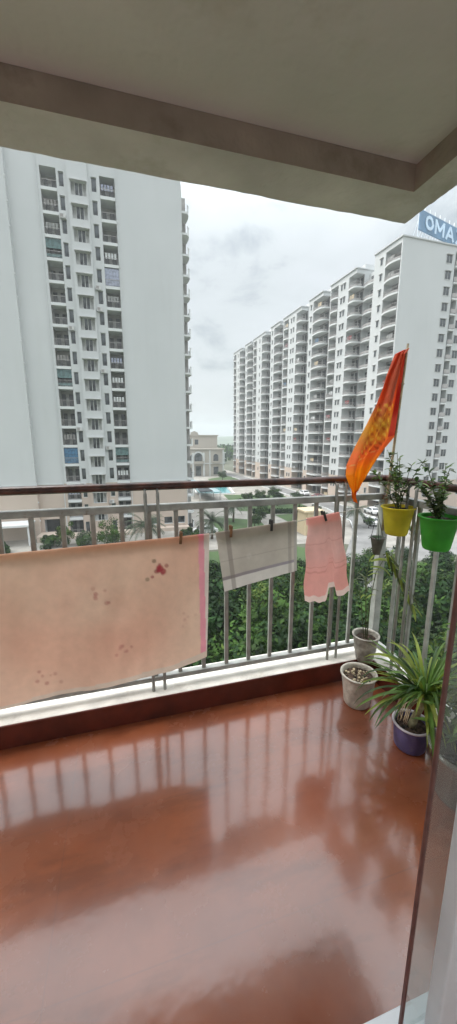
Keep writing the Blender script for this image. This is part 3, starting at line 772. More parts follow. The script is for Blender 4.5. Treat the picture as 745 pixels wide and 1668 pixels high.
# ============================================================ RIGHT ROW OF TOWERS
TH = math.atan(math.tan(R(1.3)))
OX, OY = 55.3, 68.34
ZR = 55.3
def curved(a, b_, out):       # slab outline for notch y from a to b_, depth 2.2, bulging out by `out` on the -X side
    pts = [(2.2, a), (2.2, b_)]; 
    for i in range(9):
        t_ = i/8; y = b_+(a-b_)*t_; pts.append((-out*math.sin(math.pi*t_)-.12, y))
    return pts[::-1]
def corner(a, out):
    pts = [(2.2, a), (2.2, -.1)][::-1] and [(2.2, -.12), (2.2, a)]
    for i in range(9):
        t_ = i/8*math.pi/2; pts.append((2.2-(2.2+.12)*math.sin(t_)**.8*1.0 if i < 0 else (-.12-out*math.sin(2*t_)+ (2.3)*t_/(math.pi/2)*(t_/(math.pi/2))**1.5), a+(-.12-a)*math.sin(t_)**1.0-out*.6*math.sin(2*t_)))
    return pts[::-1]
def bal_meshes(kind, a, b_):
    out = .55
    pts = curved(a, b_, out) if kind == 'n' else corner(b_-a, out)
    if kind == 'c': pts = [(x, y+a) for x, y in pts]
    s = MB(); s.prism(pts, -.36, 0, 0)
    # outer edge points are those with x < 2
    edge = [p for p in pts if p[0] < 2.15]
    r_ = MB()
    for (xa, ya), (xb, yb) in zip(edge, edge[1:]):
        if math.hypot(xb-xa, yb-ya) > 3.0: continue
        r_.tube([(xa+.06, ya, .98), (xb+.06, yb, .98)], .04, 4, 0)
        for q in (0, .33, .66):
            xx, yy = xa+(xb-xa)*q+.06, ya+(yb-ya)*q; r_.box(xx-.015, xx+.015, yy-.015, yy+.015, 0, .97)
        r_.face([(xa+.08, ya, .08), (xb+.08, yb, .08), (xb+.08, yb, .42), (xa+.08, ya, .42)], 0)
    d = MB(); w = b_-a
    d.box(2.1, 2.19, a+w*.12, a+w*.42, 0, 2.1, 0); d.box(2.1, 2.19, a+w*.55, a+w*.88, .0, 2.1, 0); d.box(2.05, 2.19, a+w*.43, a+w*.54, 0, 2.2, 1)
    return s, r_, d
lw = MB(); lw.box(.25, .29, .1, 1.1, .7, 1.6); lw.box(.25, .29, 1.3, 1.8, .8, 1.6)
bits = {k_: lw.mesh('laundry', M[k_]) for k_ in ('white2', 'carred', 'tarp_blue', 'curtain', 'beige')}
def row_tower(idx, s0, s1, notches, wins, label, depth=14, detail=True, roofdz=0, end=None):
    """notches: (kind, y0, y1) local along the facade; wins: y centres of small windows"""
    T = thing('apartment_block', label, 'apartment building', (OX-s0*math.sin(TH), OY+s0*math.cos(TH), GZ), TH, 'stepped white apartment blocks in a receding row')
    Ln = s1-s0; ztop = ZR+roofdz; b = MB()
    poly = [(0, Ln)]
    segs = sorted(notches, key=lambda q: -q[1])
    for kd, a, c in segs:
        if kd == 'n': poly += [(0, c), (2.2, c), (2.2, a), (0, a)]
        else: poly += [(0, c), (2.2, c), (2.2, 0)]
    if not any(q[0] == 'c' for q in notches): poly += [(0, 0)]
    poly2 = []
    for p in poly:
        if not poly2 or (abs(p[0]-poly2[-1][0])+abs(p[1]-poly2[-1][1])) > 1e-6: poly2.append(p)
    if end:   # end face notch and window column (nearest block)
        poly2 += [(13.5, 0), (13.5, 2.5), (15.0, 2.5), (15.0, 0), (depth, 0)]
    else: poly2 += [(depth, 0)]
    poly2 += [(depth, Ln)]
    n_ = len(poly2)
    for i in range(n_):
        (xa, ya), (xb, yb) = poly2[i], poly2[(i+1) % n_]
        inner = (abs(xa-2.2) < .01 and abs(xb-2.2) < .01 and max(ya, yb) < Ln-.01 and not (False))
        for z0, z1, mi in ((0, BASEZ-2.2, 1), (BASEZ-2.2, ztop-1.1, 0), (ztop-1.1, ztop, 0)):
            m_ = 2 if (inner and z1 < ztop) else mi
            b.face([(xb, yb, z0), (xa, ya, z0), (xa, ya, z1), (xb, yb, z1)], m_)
    # roof plate over everything, parapet fascia across the notches
    b.box(0.003, depth-.003, 0.003, Ln-.003, ztop-1.05, ztop-.1)
    b.box(-.25, depth+.1, -.18, Ln+.1, ztop-.1, ztop+.12)
    b.box(depth*.3, depth*.6, Ln*.25, Ln*.75, ztop+.12, ztop+2.4) if not end else None
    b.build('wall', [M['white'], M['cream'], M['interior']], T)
    rr_ = random.Random(100+idx)
    for kd, a, c in notches:
        s, r_, d = bal_meshes(kd, a, c)
        if detail:
            S_, R_, D_ = s.mesh('balcony', M['white2']), r_.mesh('railing', M['railgrey']), d.mesh('door', [M['dark'], M['curtain']])
        else:
            s2 = MB()
            for q, off in ((s, 0), (r_, 1), (d, 2)):
                bb = len(s2.v); s2.v += q.v; s2.f += [tuple(bb+i for i in f) for f in q.f]; s2.m += [off if m_ == 0 else 3 for m_ in q.m]; s2.sm += q.sm
            S_ = s2.mesh('balcony', [M['white2'], M['railgrey'], M['dark'], M['curtain']])
        for k in range(18):
            z = ZR-1.1-2.65-k*H+.0
            o = put('balcony', S_, T, (0, 0, z))
            if detail:
                put('railing', R_, o); put('door', D_, o)
                if rr_.random() < .3: put('laundry', bits[rr_.choice(list(bits))], o, (0, a+rr_.uniform(.2, max(.3, c-a-2)), 0))
    wf = MB(); wf.box(-.05, .0, -.4, .4, 0, 1.3, 0); wf.box(-.3, 0, -.5, .5, 1.34, 1.42, 0); wp = MB(); wp.box(-.062, -.04, -.32, .32, .08, 1.22)
    wfm, wpm = wf.mesh('window', M['trimgrey']), wp.mesh('pane', M['pane'])
    for y in wins:
        for k in range(17):
            o = put('window', wfm, T, (-.002, y, ZR-1.1-1.9-k*H)); put('pane', wpm, o)
    if end:
        wf = MB(); w2 = .72
        wf.box(-w2-.1, w2+.1, -.06, -.002, -.1, 0); wf.box(-w2-.1, w2+.1, -.35, -.002, 1.55, 1.63); wf.box(-w2-.1, -w2, -.06, -.002, 0, 1.55); wf.box(w2, w2+.1, -.06, -.002, 0, 1.55); wf.box(-.03, .03, -.05, -.031, 0, 1.55)
        wp = MB(); wp.box(-w2, .3, -.03, -.005, 0, 1.55, 0); wp.box(.3, w2, -.03, -.005, 0, 1.55, 0)
        a_, p_ = wf.mesh('window', M['trimgrey']), wp.mesh('pane', [M['pane'], M['curtain']])
        for x_ in (11.9, 16.1, 22):
            for k in range(17): o = put('window', a_, T, (x_, 0, ZR-1.1-2.3-k*H)); put('pane', p_, o)
        s = MB(); s.box(13.52, 14.98, -.25, 2.48, -.3, 0); r_ = MB(); r_.box(13.5, 15.0, -.25, -.2, .1, .95)
        S_, R_ = s.mesh('balcony', M['white2']), r_.mesh('railing', M['railgrey'])
        for k in range(18): o = put('balcony', S_, T, (0, 0, ZR-1.1-2.65-k*H)); put('railing', R_, o)
    return T
def kd_is_corner(n_): return any(q[0] == 'c' for q in n_)
G1 = 'in the receding row'
row_tower(0, 0, 8.2, [('n', .3, 4.7)], [5.9], 'nearest white apartment block with a wide blank end wall below the roof sign', depth=32, end=True)
row_tower(1, 14.5, 25.4, [('c', 0, 2.9), ('n', 7.3, 10.6)], [4.6, 5.8], 'wide white block second from the near end, just left of the flag top')
row_tower(2, 28.9, 36.5, [('c', 0, 5.2)], [6.3], 'narrow white block third from the near end')
row_tower(3, 41, 53.6, [('c', 0, 3.2), ('n', 8.6, 12.0)], [5.0, 6.6], 'wide white block fourth from the near end')
row_tower(4, 56.2, 63.9, [('c', 0, 4.8)], [6.2], 'narrow white block fifth from the near end', detail=False)
row_tower(5, 68.9, 81.6, [('c', 0, 3.4), ('n', 8.8, 12.0)], [5.4], 'wide white block sixth from the near end', detail=False)
row_tower(6, 84.0, 91.0, [('c', 0, 4.6)], [5.8], 'narrow white block second from the far end', detail=False)
row_tower(7, 95.2, 107, [('c', 0, 3.4), ('n', 8.0, 11.5)], [5.2], 'farthest white block at the far end of the row', detail=False)
# recessed links between them: they belong to the row, each its own piece with a column of balconies
links = [(8.25, 14.45), (25.45, 28.85), (36.55, 40.95), (53.65, 56.15), (63.95, 68.85), (81.65, 83.95), (91.05, 95.15)]
for i, (a, c) in enumerate(links):
    names = ['nearest', 'second', 'third', 'fourth', 'fifth', 'sixth', 'seventh']
    T = thing('link_block', '%s recessed white link from the near end, with shaded balconies between two blocks' % names[i], 'apartment building', (OX-a*math.sin(TH), OY+a*math.cos(TH), GZ), TH, 'recessed links between the apartment blocks')
    Ln = c-a; b = MB(); xo = 3.6
    b.box(xo, 13, 0, Ln, 0, BASEZ-2.2, 1, skip='t'); b.box(xo, 13, 0, Ln, BASEZ-2.2, ZR-.9, 0)
    b.build('wall', [M['white'], M['cream']], T)
    w = min(Ln*.8, 3.6); s = MB(); s.prism([(xo-1.6, Ln-.1), (xo-1.9, Ln-w*.5), (xo-1.5, Ln-w), (xo, Ln-w), (xo, Ln-.1)], -.32, 0)
    r_ = MB(); r_.tube([(xo-1.55, Ln-.1, .95), (xo-1.85, Ln-w*.5, .95), (xo-1.45, Ln-w, .95)], .04, 4)
    r_.face([(xo-1.55, Ln-.1, .1), (xo-1.85, Ln-w*.5, .1), (xo-1.85, Ln-w*.5, .6), (xo-1.55, Ln-.1, .6)]); r_.face([(xo-1.85, Ln-w*.5, .1), (xo-1.45, Ln-w, .1), (xo-1.45, Ln-w, .6), (xo-1.85, Ln-w*.5, .6)])
    d = MB(); d.box(xo-.06, xo-.002, Ln-w*.9, Ln-w*.2, 0, 2.15)
    S_, R_, D_ = s.mesh('balcony', M['white2']), r_.mesh('railing', M['railgrey']), d.mesh('door', M['dark'])
    for k in range(18):
        o = put('balcony', S_, T, (0, 0, ZR-3.9-k*H)); put('railing', R_, o); put('door', D_, o)

# roof sign
sg = thing('roof_sign', 'large blue roof sign with pale letters OMAX on the nearest white block', 'sign', (66.7, 77.5, ZR+GZ), 0)
P0 = Vector((0, 0)); ang = R(15)
sd = Vector((math.cos(ang), math.sin(ang)))
SH0, SH1, SL = 6.2, 10.0, 24
b = MB()
def sp(u, w, z): q = sd*u+Vector((-sd.y, sd.x))*w; return (q.x, q.y, z)
def sbox(b, u0, u1, w0, w1, z0, z1, mi=0):
    p = [sp(u0, w0, z0), sp(u1, w0, z0), sp(u1, w1, z0), sp(u0, w1, z0), sp(u0, w0, z1), sp(u1, w0, z1), sp(u1, w1, z1), sp(u0, w1, z1)]
    k = len(b.v); b.v += p
    for q in ((0, 3, 2, 1), (4, 5, 6, 7), (0, 1, 5, 4), (1, 2, 6, 5), (2, 3, 7, 6), (3, 0, 4, 7)): b.f.append(tuple(k+i for i in q)); b.m.append(mi); b.sm.append(False)
SZ = 7.0; sbox(b, 0, SL, 0, .3, SZ, SZ+4.0); b.build('board', M['signblue'], sg)
def letter(ch, u, w, z0, z1):
    b = MB(); th = .62; h = z1-z0; y0, y1 = -.16, -.02
    def seg(ua, za, ub, zb):
        d = Vector((ub-ua, zb-za)).normalized()*th/2; nrm = Vector((-d.y, d.x)); 
        k = len(b.v)
        for yy in (y0, y1):
            for (uu, zz) in ((ua+nrm.x-d.x*0, za+nrm.y), (ub+nrm.x, zb+nrm.y), (ub-nrm.x, zb-nrm.y), (ua-nrm.x, za-nrm.y)): b.v.append(sp(uu, yy-.001*len(b.f), zz))
        for q in ((0, 1, 2, 3), (7, 6, 5, 4), (0, 4, 5, 1), (1, 5, 6, 2), (2, 6, 7, 3), (3, 7, 4, 0)): b.f.append(tuple(k+i for i in q)); b.m.append(0); b.sm.append(False)
    if ch == 'O':
        n_ = 20
        for i in range(n_):
            a0, a1 = 2*math.pi*i/n_, 2*math.pi*(i+1)/n_
            seg(u+w/2+(w/2-th/2)*math.cos(a0), z0+h/2+(h/2-th/2)*math.sin(a0), u+w/2+(w/2-th/2)*math.cos(a1), z0+h/2+(h/2-th/2)*math.sin(a1))
    elif ch == 'M':
        seg(u+th/2, z0, u+th/2, z1); seg(u+w-th/2, z0, u+w-th/2, z1); seg(u+th*.6, z1-.3, u+w/2, z0+h*.3); seg(u+w/2, z0+h*.3, u+w-th*.6, z1-.3)
    elif ch == 'A': seg(u+th/2, z0, u+w/2, z1-.1); seg(u+w/2, z1-.1, u+w-th/2, z0); seg(u+w*.27, z0+h*.33, u+w*.73, z0+h*.33)
    elif ch == 'X': seg(u+th/2, z0, u+w-th/2, z1); seg(u+th/2, z1, u+w-th/2, z0)
    b.build('letter', M['signpale'], sg)
for ch, u, w in (('O', 1.9, 3.1), ('M', 5.7, 3.8), ('A', 10.1, 3.7), ('X', 14.4, 3.6)): letter(ch, u, w, SZ+.55, SZ+3.45)
b = MB()
for i in range(13):
    u = i*2; 
    b.tube([sp(u, .35, 0), sp(u, .35, SZ+5)], .09, 4); 
    b.tube([sp(u, .4, SZ+2), sp(u, 3.5, .1)], .06, 4)
    if i < 12: b.tube([sp(u, .35, 0), sp(u+2, .35, SZ)], .06, 4); b.tube([sp(u+2, .35, 0), sp(u, .35, SZ)], .06, 4)
for z in (1, 3, 5): b.tube([sp(0, .35, z), sp(SL, .35, z)], .06, 4)
b.build('scaffold', M['scaff'], sg)

# ============================================================ GROUND
b = MB()
def gf(u, v):
    x, y = -1500+3000*u, -300+2600*v; return (x, y, GZ-.03)
b.grid(gf, 12, 12); struct(b.build('ground', M['ground']))
def flat(name, pts, z, m):
    b = MB(); b.face([(x, y, GZ+z) for x, y in pts]); return struct(b.build(name, m))
flat('paving', [(-40, 54), (30, 50), (46, 40), (110, 40), (110, 70), (56, 70), (52, 190), (24, 190), (16, 90), (-40, 90)], 0, M['paving'])
def road(name, pts, w, z, m):
    b = MB(); P = [Vector(p) for p in pts]; Lp, Rp = [], []
    for i, p in enumerate(P):
        d = (P[min(i+1, len(P)-1)]-P[max(i-1, 0)]).normalized(); n_ = Vector((-d.y, d.x))*w/2; Lp.append(p+n_); Rp.append(p-n_)
    for i in range(len(P)-1): b.face([(Rp[i].x, Rp[i].y, GZ+z), (Rp[i+1].x, Rp[i+1].y, GZ+z), (Lp[i+1].x, Lp[i+1].y, GZ+z), (Lp[i].x, Lp[i].y, GZ+z)])
    return struct(b.build(name, m))
road('road', [(24, 34), (32, 42), (40, 52), (46, 62), (48.5, 74), (49, 90), (48.5, 120), (47.5, 150), (44, 180)], 5.2, .03, M['asphalt'])
road('road', [(30, 40.6), (45, 42), (65, 42), (110, 42)], 6, .034, M['asphalt'])
for pts in ([(37, 51), (43.2, 62), (45.7, 75), (46.2, 90), (45.7, 120), (44.7, 150)], [(36, 44), (43.6, 52), (49, 61), (51.4, 74), (51.8, 90), (51.4, 120), (50.2, 150)]):
    b = MB(); P = [Vector(p) for p in pts]
    for p, q in zip(P, P[1:]):
        d = (q-p).normalized(); n_ = Vector((-d.y, d.x))*.1
        b.prism([(p.x-n_.x, p.y-n_.y), (q.x-n_.x, q.y-n_.y), (q.x+n_.x, q.y+n_.y), (p.x+n_.x, p.y+n_.y)], GZ, GZ+.15)
    struct(b.build('road_kerb', M['white2']))
flat('lawn', [(-30, 4), (12, 4), (60, 8), (60, 34), (40, 36), (28, 46), (24, 50), (-30, 50)], .02, M['lawn'])
flat('lawn', [(15, 56), (24, 54), (26, 68), (17, 74)], .02, M['lawn'])
flat('lawn', [(31, 128), (44, 125), (46, 166), (43, 174), (40, 152), (33, 146)], .02, M['lawn'])
flat('lawn', [(25, 78), (42, 74), (44.5, 98), (28, 103)], .02, M['lawn'])
flat('lawn', [(31, 59), (40, 62), (43, 72), (31, 72)], .02, M['lawn'])
flat('pool_water', [(21.5, 107), (31, 105), (34, 122), (23, 124)], .04, M['water'])
b = MB(); P = [(21, 106.5), (31.4, 104.4), (34.6, 122.4), (22.6, 124.6)]
for i in range(4):
    p, q = Vector(P[i]), Vector(P[(i+1) % 4]); d = (q-p).normalized(); n_ = Vector((-d.y, d.x))*.5
    b.prism([(p.x, p.y), (q.x, q.y), (q.x-n_.x, q.y-n_.y), (p.x-n_.x, p.y-n_.y)], GZ, GZ+.2)
struct(b.build('pool_edge', M['white2']))
# hills
b = MB()
def hf(u, v):
    a = R(-60+150*u); r = 900+500*v
    z = GZ-2+ (24+10*noise.noise(Vector((u*14, 3, 0)))+5*noise.noise(Vector((u*50, 1, 0))))*math.sin(math.pi*min(1, v*1.6+.02)*.5)
    return (r*math.sin(a), r*math.cos(a), z)
b.grid(hf, 160, 6); struct(b.build('hills', M['hill']))

# ============================================================ CLUBHOUSE
V = thing('clubhouse', 'cream two-storey clubhouse with tall arched openings, set back between the towers', 'building', (34.5, 158, GZ))
b = MB(); b.box(-9, 8.6, 0, 14, 0, 11.4); b.box(-9.4, 9, -.4, 14.4, 11.4, 12.0); b.box(-6.5, 7, 5, 13, 12, 17.4); b.box(-6.9, 7.4, 4.6, 13.4, 17.4, 17.8)
b.prism([(-6, 4.5), (-1, 4.5), (-1, 5.5), (-6, 5.5)], 12, 12.01)
b.face([(-5.6, 4.55, 17.8), (-1.6, 4.55, 17.8), (-2.4, 4.55, 19), (-3.6, 4.55, 19.5), (-4.8, 4.55, 19)]); b.box(-5.2, -2.0, 4.6, 5.2, 17.8, 18.9)
b.build('wall', M['villa'], V)
b = MB()
b.box(-5.6, -4.9, -.9, -.02, 0, 10.2); b.box(-.9, -.2, -.9, -.02, 0, 10.2)
for i in range(14):
    a0, a1 = math.pi*i/14, math.pi*(i+1)/14; cx, cz = -2.9, 8.2
    for r0, r1 in ((1.9, 2.6),):
        b.face([(cx+r0*math.cos(a0), -.5, cz+r0*math.sin(a0)), (cx+r1*math.cos(a0), -.5, cz+r1*math.sin(a0)), (cx+r1*math.cos(a1), -.5, cz+r1*math.sin(a1)), (cx+r0*math.cos(a1), -.5, cz+r0*math.sin(a1))])
        b.face([(cx+r0*math.cos(a0), -.5, cz+r0*math.sin(a0)), (cx+r0*math.cos(a1), -.5, cz+r0*math.sin(a1)), (cx+r0*math.cos(a1), 0, cz+r0*math.sin(a1)), (cx+r0*math.cos(a0), 0, cz+r0*math.sin(a0))])
b.box(-9.2, 8.8, -.25, -.02, 5.3, 5.7)
for x_ in (2.0, 8.0, -8.6): b.box(x_, x_+.5, -.35, -.02, 0, 11.3)
b.build('arch_surround', M['white2'], V)
def arched(w, h, arch=True):
    b = MB(); pts = [(-w/2, 0), (w/2, 0), (w/2, h-w/2)] + ([(w/2*math.cos(math.pi*i/10), h-w/2+w/2*math.sin(math.pi*i/10)) for i in range(1, 10)] if arch else [(w/2, h), (-w/2, h)]) + [(-w/2, h-w/2)]
    k = len(pts); b.v = [(x_, -.02, z_) for x_, z_ in pts]+[(x_, -.12, z_) for x_, z_ in pts]
    b.f = [tuple(range(k, 2*k))]+[(i, (i+1) % k, k+(i+1) % k, k+i) for i in range(k)]; b.m = [0]*len(b.f); b.sm = [False]*len(b.f)
    return b
for (w, h, x_, z_, a_) in ((3.2, 4.6, -2.9, 5.9, True), (2.2, 3.4, 5.0, 6.2, True), (2.4, 4.2, -2.9, .2, False), (2.2, 3.4, 5.0, .6, False), (2.0, 2.6, -7.0, 6.5, True), (2.0, 3.2, -7.0, .6, False)):
    arched(w, h, a_).build('window' if z_ > .3 else 'door', M['pane'], V, (x_, 0, z_))
o = arched(1.6, 2.2, False).build('window', M['pane'], V, (-2.6, 5, 13.6))
b = MB(); b.box(-5.2, -.6, -1.6, -.3, 5.6, 5.75); b.box(-5.2, -.6, -1.6, -1.5, 5.75, 6.6); b.box(3.4, 6.6, -1.0, -.3, 5.6, 6.5); b.build('balcony', M['villa'], V)
# low white building beyond
T = thing('low_building', 'low flat-roofed white building between the clubhouse and the far tower', 'building', (58, 232, GZ))
b = MB(); b.box(-12, 6, 0, 14, 0, 7); b.box(-12.5, 6.5, -.8, 14.5, 7, 7.5); b.box(-12.3, 6.3, -.6, 0, 3.3, 3.8); b.build('wall', M['white'], T)
for i in range(5):
    b = MB(); b.box(-11.4+i*3.5, -9+i*3.5, -.05, .0-.002, 4.3, 6.2); b.build('window', M['pane'], T)
    b = MB(); b.box(-11.4+i*3.5, -9+i*3.5, -.05, .0-.002, .8, 2.9); b.build('window', M['pane'], T)
# pergola roof near the pool
T = thing('pergola', 'sloping pergola with dark slats beside the left tower', 'pergola', (22.0, 100, GZ), R(0))
b = MB()
b.face([(-3.5, -8, 2.6), (2.5, -8, 2.6), (2.5, 10, 2.6), (-3.5, 10, 4.6)], 0); b.build('roof_sheet', M['roofpale'], T)
b = MB()
for i in range(11): b.box(-3.2+i*.32, -3.02+i*.32, -8, 10, 2.75+i*-.0, 2.95)
b.build('slats', M['roofdark'], T)
b = MB()
for x_ in (-3.2, 2.2):
    for y_ in (-7.6, 0, 9): b.tube([(x_, y_, 0), (x_, y_, 2.6)], .12, 8)
b.build('posts', M['white2'], T)
# beige gatehouse
T = thing('gatehouse', 'small beige gatehouse with tall slit openings behind the towel end', 'hut', (30.4, 54.5, GZ))
b = MB(); b.box(-1.2, 1.8, 0, 3, 0, 4.0); b.box(-1.5, 2.1, -.3, 3.3, 4.0, 4.3); b.box(-.9, -.5, -.12, -.003, .1, 4.0); b.build('wall', M['beige'], T)
b = MB(); b.box(-.35, .15, -.04, -.004, .4, 3.0); b.box(.6, 1.2, -.04, -.004, 1.2, 3.0); b.build('window', M['dark'], T)
# cars
def car(loc, rz, m, label):
    T = thing('parked_car', label, 'car', loc, rz, 'cars parked below the towers'); b = MB()
    prof = [(-2.1, .35), (-2.15, .8), (-1.9, .95), (-1.5, 1.0), (-1.0, 1.42), (.55, 1.46), (1.2, .98), (2.0, .85), (2.1, .55), (2.05, .35)]
    k = len(prof)
    b.v = [(x_, -.85 + (.12 if z_ > 1.2 else 0), z_) for x_, z_ in prof]+[(x_, .85-(.12 if z_ > 1.2 else 0), z_) for x_, z_ in prof]
    b.f = [tuple(range(k)), tuple(range(2*k-1, k-1, -1))]+[(i, k+i, k+(i+1) % k, (i+1) % k) for i in range(k)]; b.m = [0]*len(b.f); b.sm = [False]*len(b.f)
    bevel(b.build('body', m, T), .05)
    b = MB()
    for s in (-1, 1):
        y_ = s*.80; b.face([(-1.25, s*.87, 1.02), (.95, s*.87, 1.02), (.5, s*.76, 1.38), (-.95, s*.76, 1.38)])
    b.face([(1.16, -.7, 1.03), (1.16, .7, 1.03), (.62, .62, 1.44), (.62, -.62, 1.44)]); b.face([(-1.48, -.7, 1.04), (-1.48, .7, 1.04), (-1.05, .62, 1.41), (-1.05, -.62, 1.41)])
    b.build('windows', M['pane'], T)
    for x_ in (-1.3, 1.3):
        for s in (-1, 1):
            b = MB(); b.tube([(x_, s*.66, .33), (x_, s*.9, .33)], .33, 16); b.build('wheel', M['tyre'], T)
car((45.4, 58.5, GZ+.06), R(75), M['carwhite'], 'white car parked on the road left of the corner pots')
car((51.8, 66.8, GZ+.16), R(85), M['carwhite'], 'white car standing at the foot of the nearest block')
car((13.2, 60.5, GZ+.02), R(10), M['carwhite'], 'white car seen between the blanket and the kitchen towel')
car((50.5, 88, GZ+.05), R(90), M['carred'], 'maroon car parked along the row of apartment blocks')
car((50.5, 96, GZ+.05), R(90), M['carwhite'], 'white car parked behind the maroon car by the blocks')

# ============================================================ TREES
def crown_mesh(name, seed, rx, rz, nclump, nleaf, ls, mats):
    r_ = random.Random(seed); b = MB()
    cl = []
    for i in range(nclump):
        while True:
            v = Vector((r_.uniform(-1, 1), r_.uniform(-1, 1), r_.uniform(-.75, 1)))
            if .35 < v.length < 1: break
        k_ = .72+.28*noise.noise(v*2+Vector((seed, 0, 0)))*2
        cl.append((Vector((v.x*rx*k_, v.y*rx*k_, v.z*rz*k_)), r_.uniform(.22, .36)*rx, r_.choice((0, 0, 1, 1, 2)) if len(mats) > 2 else r_.randrange(len(mats))))
    for c, cr, mi in cl:
        for q in range(nleaf):
            d = Vector((r_.gauss(0, 1), r_.gauss(0, 1), r_.gauss(0, .8)+.25)).normalized(); p = c+d*cr*r_.uniform(.65, 1.08)
            n_ = (d+Vector((r_.uniform(-.7, .7), r_.uniform(-.7, .7), r_.uniform(-.2, .9)))).normalized()
            a = n_.orthogonal().normalized(); a = Matrix.Rotation(r_.uniform(0, 6.28), 3, n_) @ a; e = n_.cross(a); s = ls*r_.uniform(.6, 1.3)
            m_ = mi if r_.random() < .8 else r_.randrange(len(mats))
            b.face([p-a*s, p-e*s*.45+a*s*.1, p+a*s, p+e*s*.45+a*s*.1], m_)
    return b.mesh(name, mats), cl
def trunk_mesh(cl, zc, r, seed):
    r_ = random.Random(seed); b = MB()
    top = Vector((0, 0, zc-.2)); b.tube([(0, 0, 0), (.05, .03, zc*.5), top], r, 8, r1=r*.6)
    for c, cr, mi in cl[::4]:
        e = c+Vector((0, 0, zc)); st = Vector((0, 0, zc*r_.uniform(.55, .95))); m_ = st.lerp(e, .5)+Vector((r_.uniform(-.2, .2), r_.uniform(-.2, .2), .1))
        b.tube([st, m_, e], r*.35, 5, r1=r*.12)
    return b.mesh('trunk', M['bark'])
variants = []
for i in range(4):
    mats = [[M['tleaf2'], M['tleaf1'], M['tleaf3']], [M['tleaf2'], M['tleaf2'], M['tleaf1']], [M['tleaf1'], M['tleaf2'], M['tleaf3']], [M['tleaf2'], M['tleaf1'], M['tleaf1']]][i]
    cm, cl = crown_mesh('crown', 20+i, 2.3, 2.2, 46, 110, .15, mats); tm = trunk_mesh(cl, 4.0, .16, i); variants.append((cm, tm))
def tree(x, y, h, label, v=None, group='leafy trees just below the balcony', sx=1.0):
    k_ = h/6.2; cm, tm = variants[v if v is not None else rnd.randrange(4)]
    T = thing('leafy_tree', label, 'tree', (x, y, GZ), rnd.uniform(0, 6.28), group)
    T.scale = (k_*sx, k_*sx, k_)
    put('crown', cm, T, (0, 0, 4.0)); put('trunk', tm, T)
    return T
def FL(F, px):    # forward distance and picture column (at the horizon) -> ground x, y
    L = (px-372.5)/596*F*.99; a = R(16); return F*math.sin(a)+L*math.cos(a), F*math.cos(a)-L*math.sin(a)
near = []
for F, pxs, h in ((17, range(150, 1100, 155), 7.6), (21.5, range(200, 1100, 120), 7.8), (26, range(300, 1000, 92), 7.0), (31, range(330, 1000, 80), 5.9), (36, range(340, 560, 75), 4.6), (36, range(600, 900, 60), 4.6), (41, range(615, 900, 70), 4.0)):
    for px in pxs:
        near.append((F+rnd.uniform(-1, 1), px+rnd.uniform(-18, 18), h*rnd.uniform(.88, 1.05)))
for i, (F, px, h) in enumerate(near):
    x, y = FL(F, px)
    tree(x, y, h, 'dense green tree in the thicket right below the balcony railing', sx=1.12)
def shrub(x, y, h, w, label, mats, seed, group=None, cat='shrub'):
    cm, cl = crown_mesh('foliage', seed, w*.62, h*.62, 26, 120, .15, mats)
    T = thing('shrub', label, cat, (x, y, GZ), 0, group); put('foliage', cm, T, (0, 0, h*.48))
    b = MB()
    for c, cr, mi in cl[::4]: b.tube([(0, 0, 0), (c.x*.6, c.y*.6, h*.48+c.z*.8)], .04, 5, r1=.015)
    b.build('stem', M['bark'], T)
    return T
shrub(-11.4, 59.0, 2.2, 2.6, 'dark rounded shrub in front of the garage opening of the left tower', [M['tleaf2'], M['tleaf1']], 1)
shrub(-9.4, 59.2, 4.0, 2.6, 'lime-green tall shrub at the foot of the left tower', [M['tleaf3'], M['tleaf1']], 2)
shrub(-6.4, 58.6, 1.9, 3.0, 'low olive shrub left of the bright green bush', [M['tleaf1'], M['palm']], 3)
shrub(-2.6, 57.6, 3.6, 4.2, 'wide bright green bush beneath the stair windows', [M['tleaf1'], M['tleaf3']], 4)
shrub(-17.6, 58.0, 1.4, 2.2, 'small shrub beside the white porch of the left tower', [M['tleaf2'], M['tleaf1']], 6)
shrub(10.0, 58.4, 1.6, 2.6, 'low shrub right of the grey-green palm', [M['tleaf2'], M['tleaf1']], 7)
def palm(x, y, h, label, n=26, L=2.6, seed=0):
    r_ = random.Random(seed); T = thing('palm_tree', label, 'palm tree', (x, y, GZ), 0, 'palms beyond the railing')
    b = MB(); b.tube([(0, 0, 0), (.05, 0, h*.5), (0, 0, h)], .22, 10, r1=.15); b.build('trunk', M['bark'], T)
    b = MB()
    for i in range(n):
        a = r_.uniform(0, 6.28); el = r_.uniform(-.1, 1.25); d = Vector((math.cos(a)*math.cos(el), math.sin(a)*math.cos(el), math.sin(el))); q = Vector((0, 0, h)); st = L/26
        for k in range(26):
            sd_ = d.cross(Vector((0, 0, 1))).normalized(); w = .55*math.sin(math.pi*(.12+.86*k/26))
            for s in (-1, 1):
                e = q+sd_*s*w+d*.25-Vector((0, 0, .18)); b.face([q, q+d*st*.7, e])
            q = q+d*st; d = (d-Vector((0, 0, .065))).normalized()
    b.build('crown', M['palm'], T)
palm(2.8, 56.4, 3.0, 'grey-green date palm in front of the left tower', 60, 3.5, 1)
palm(13.5, 57, 3.0, 'dark feathery palm behind the gap beside the towel', 44, 3.0, 2)
palm(20.5, 68, 3.2, 'small palm on the lawn behind the brown towel peg', 36, 2.6, 3)
palm(41.5, 58.0, 3.0, 'dark palm behind the hanging yellow pot', 36, 2.6, 4)
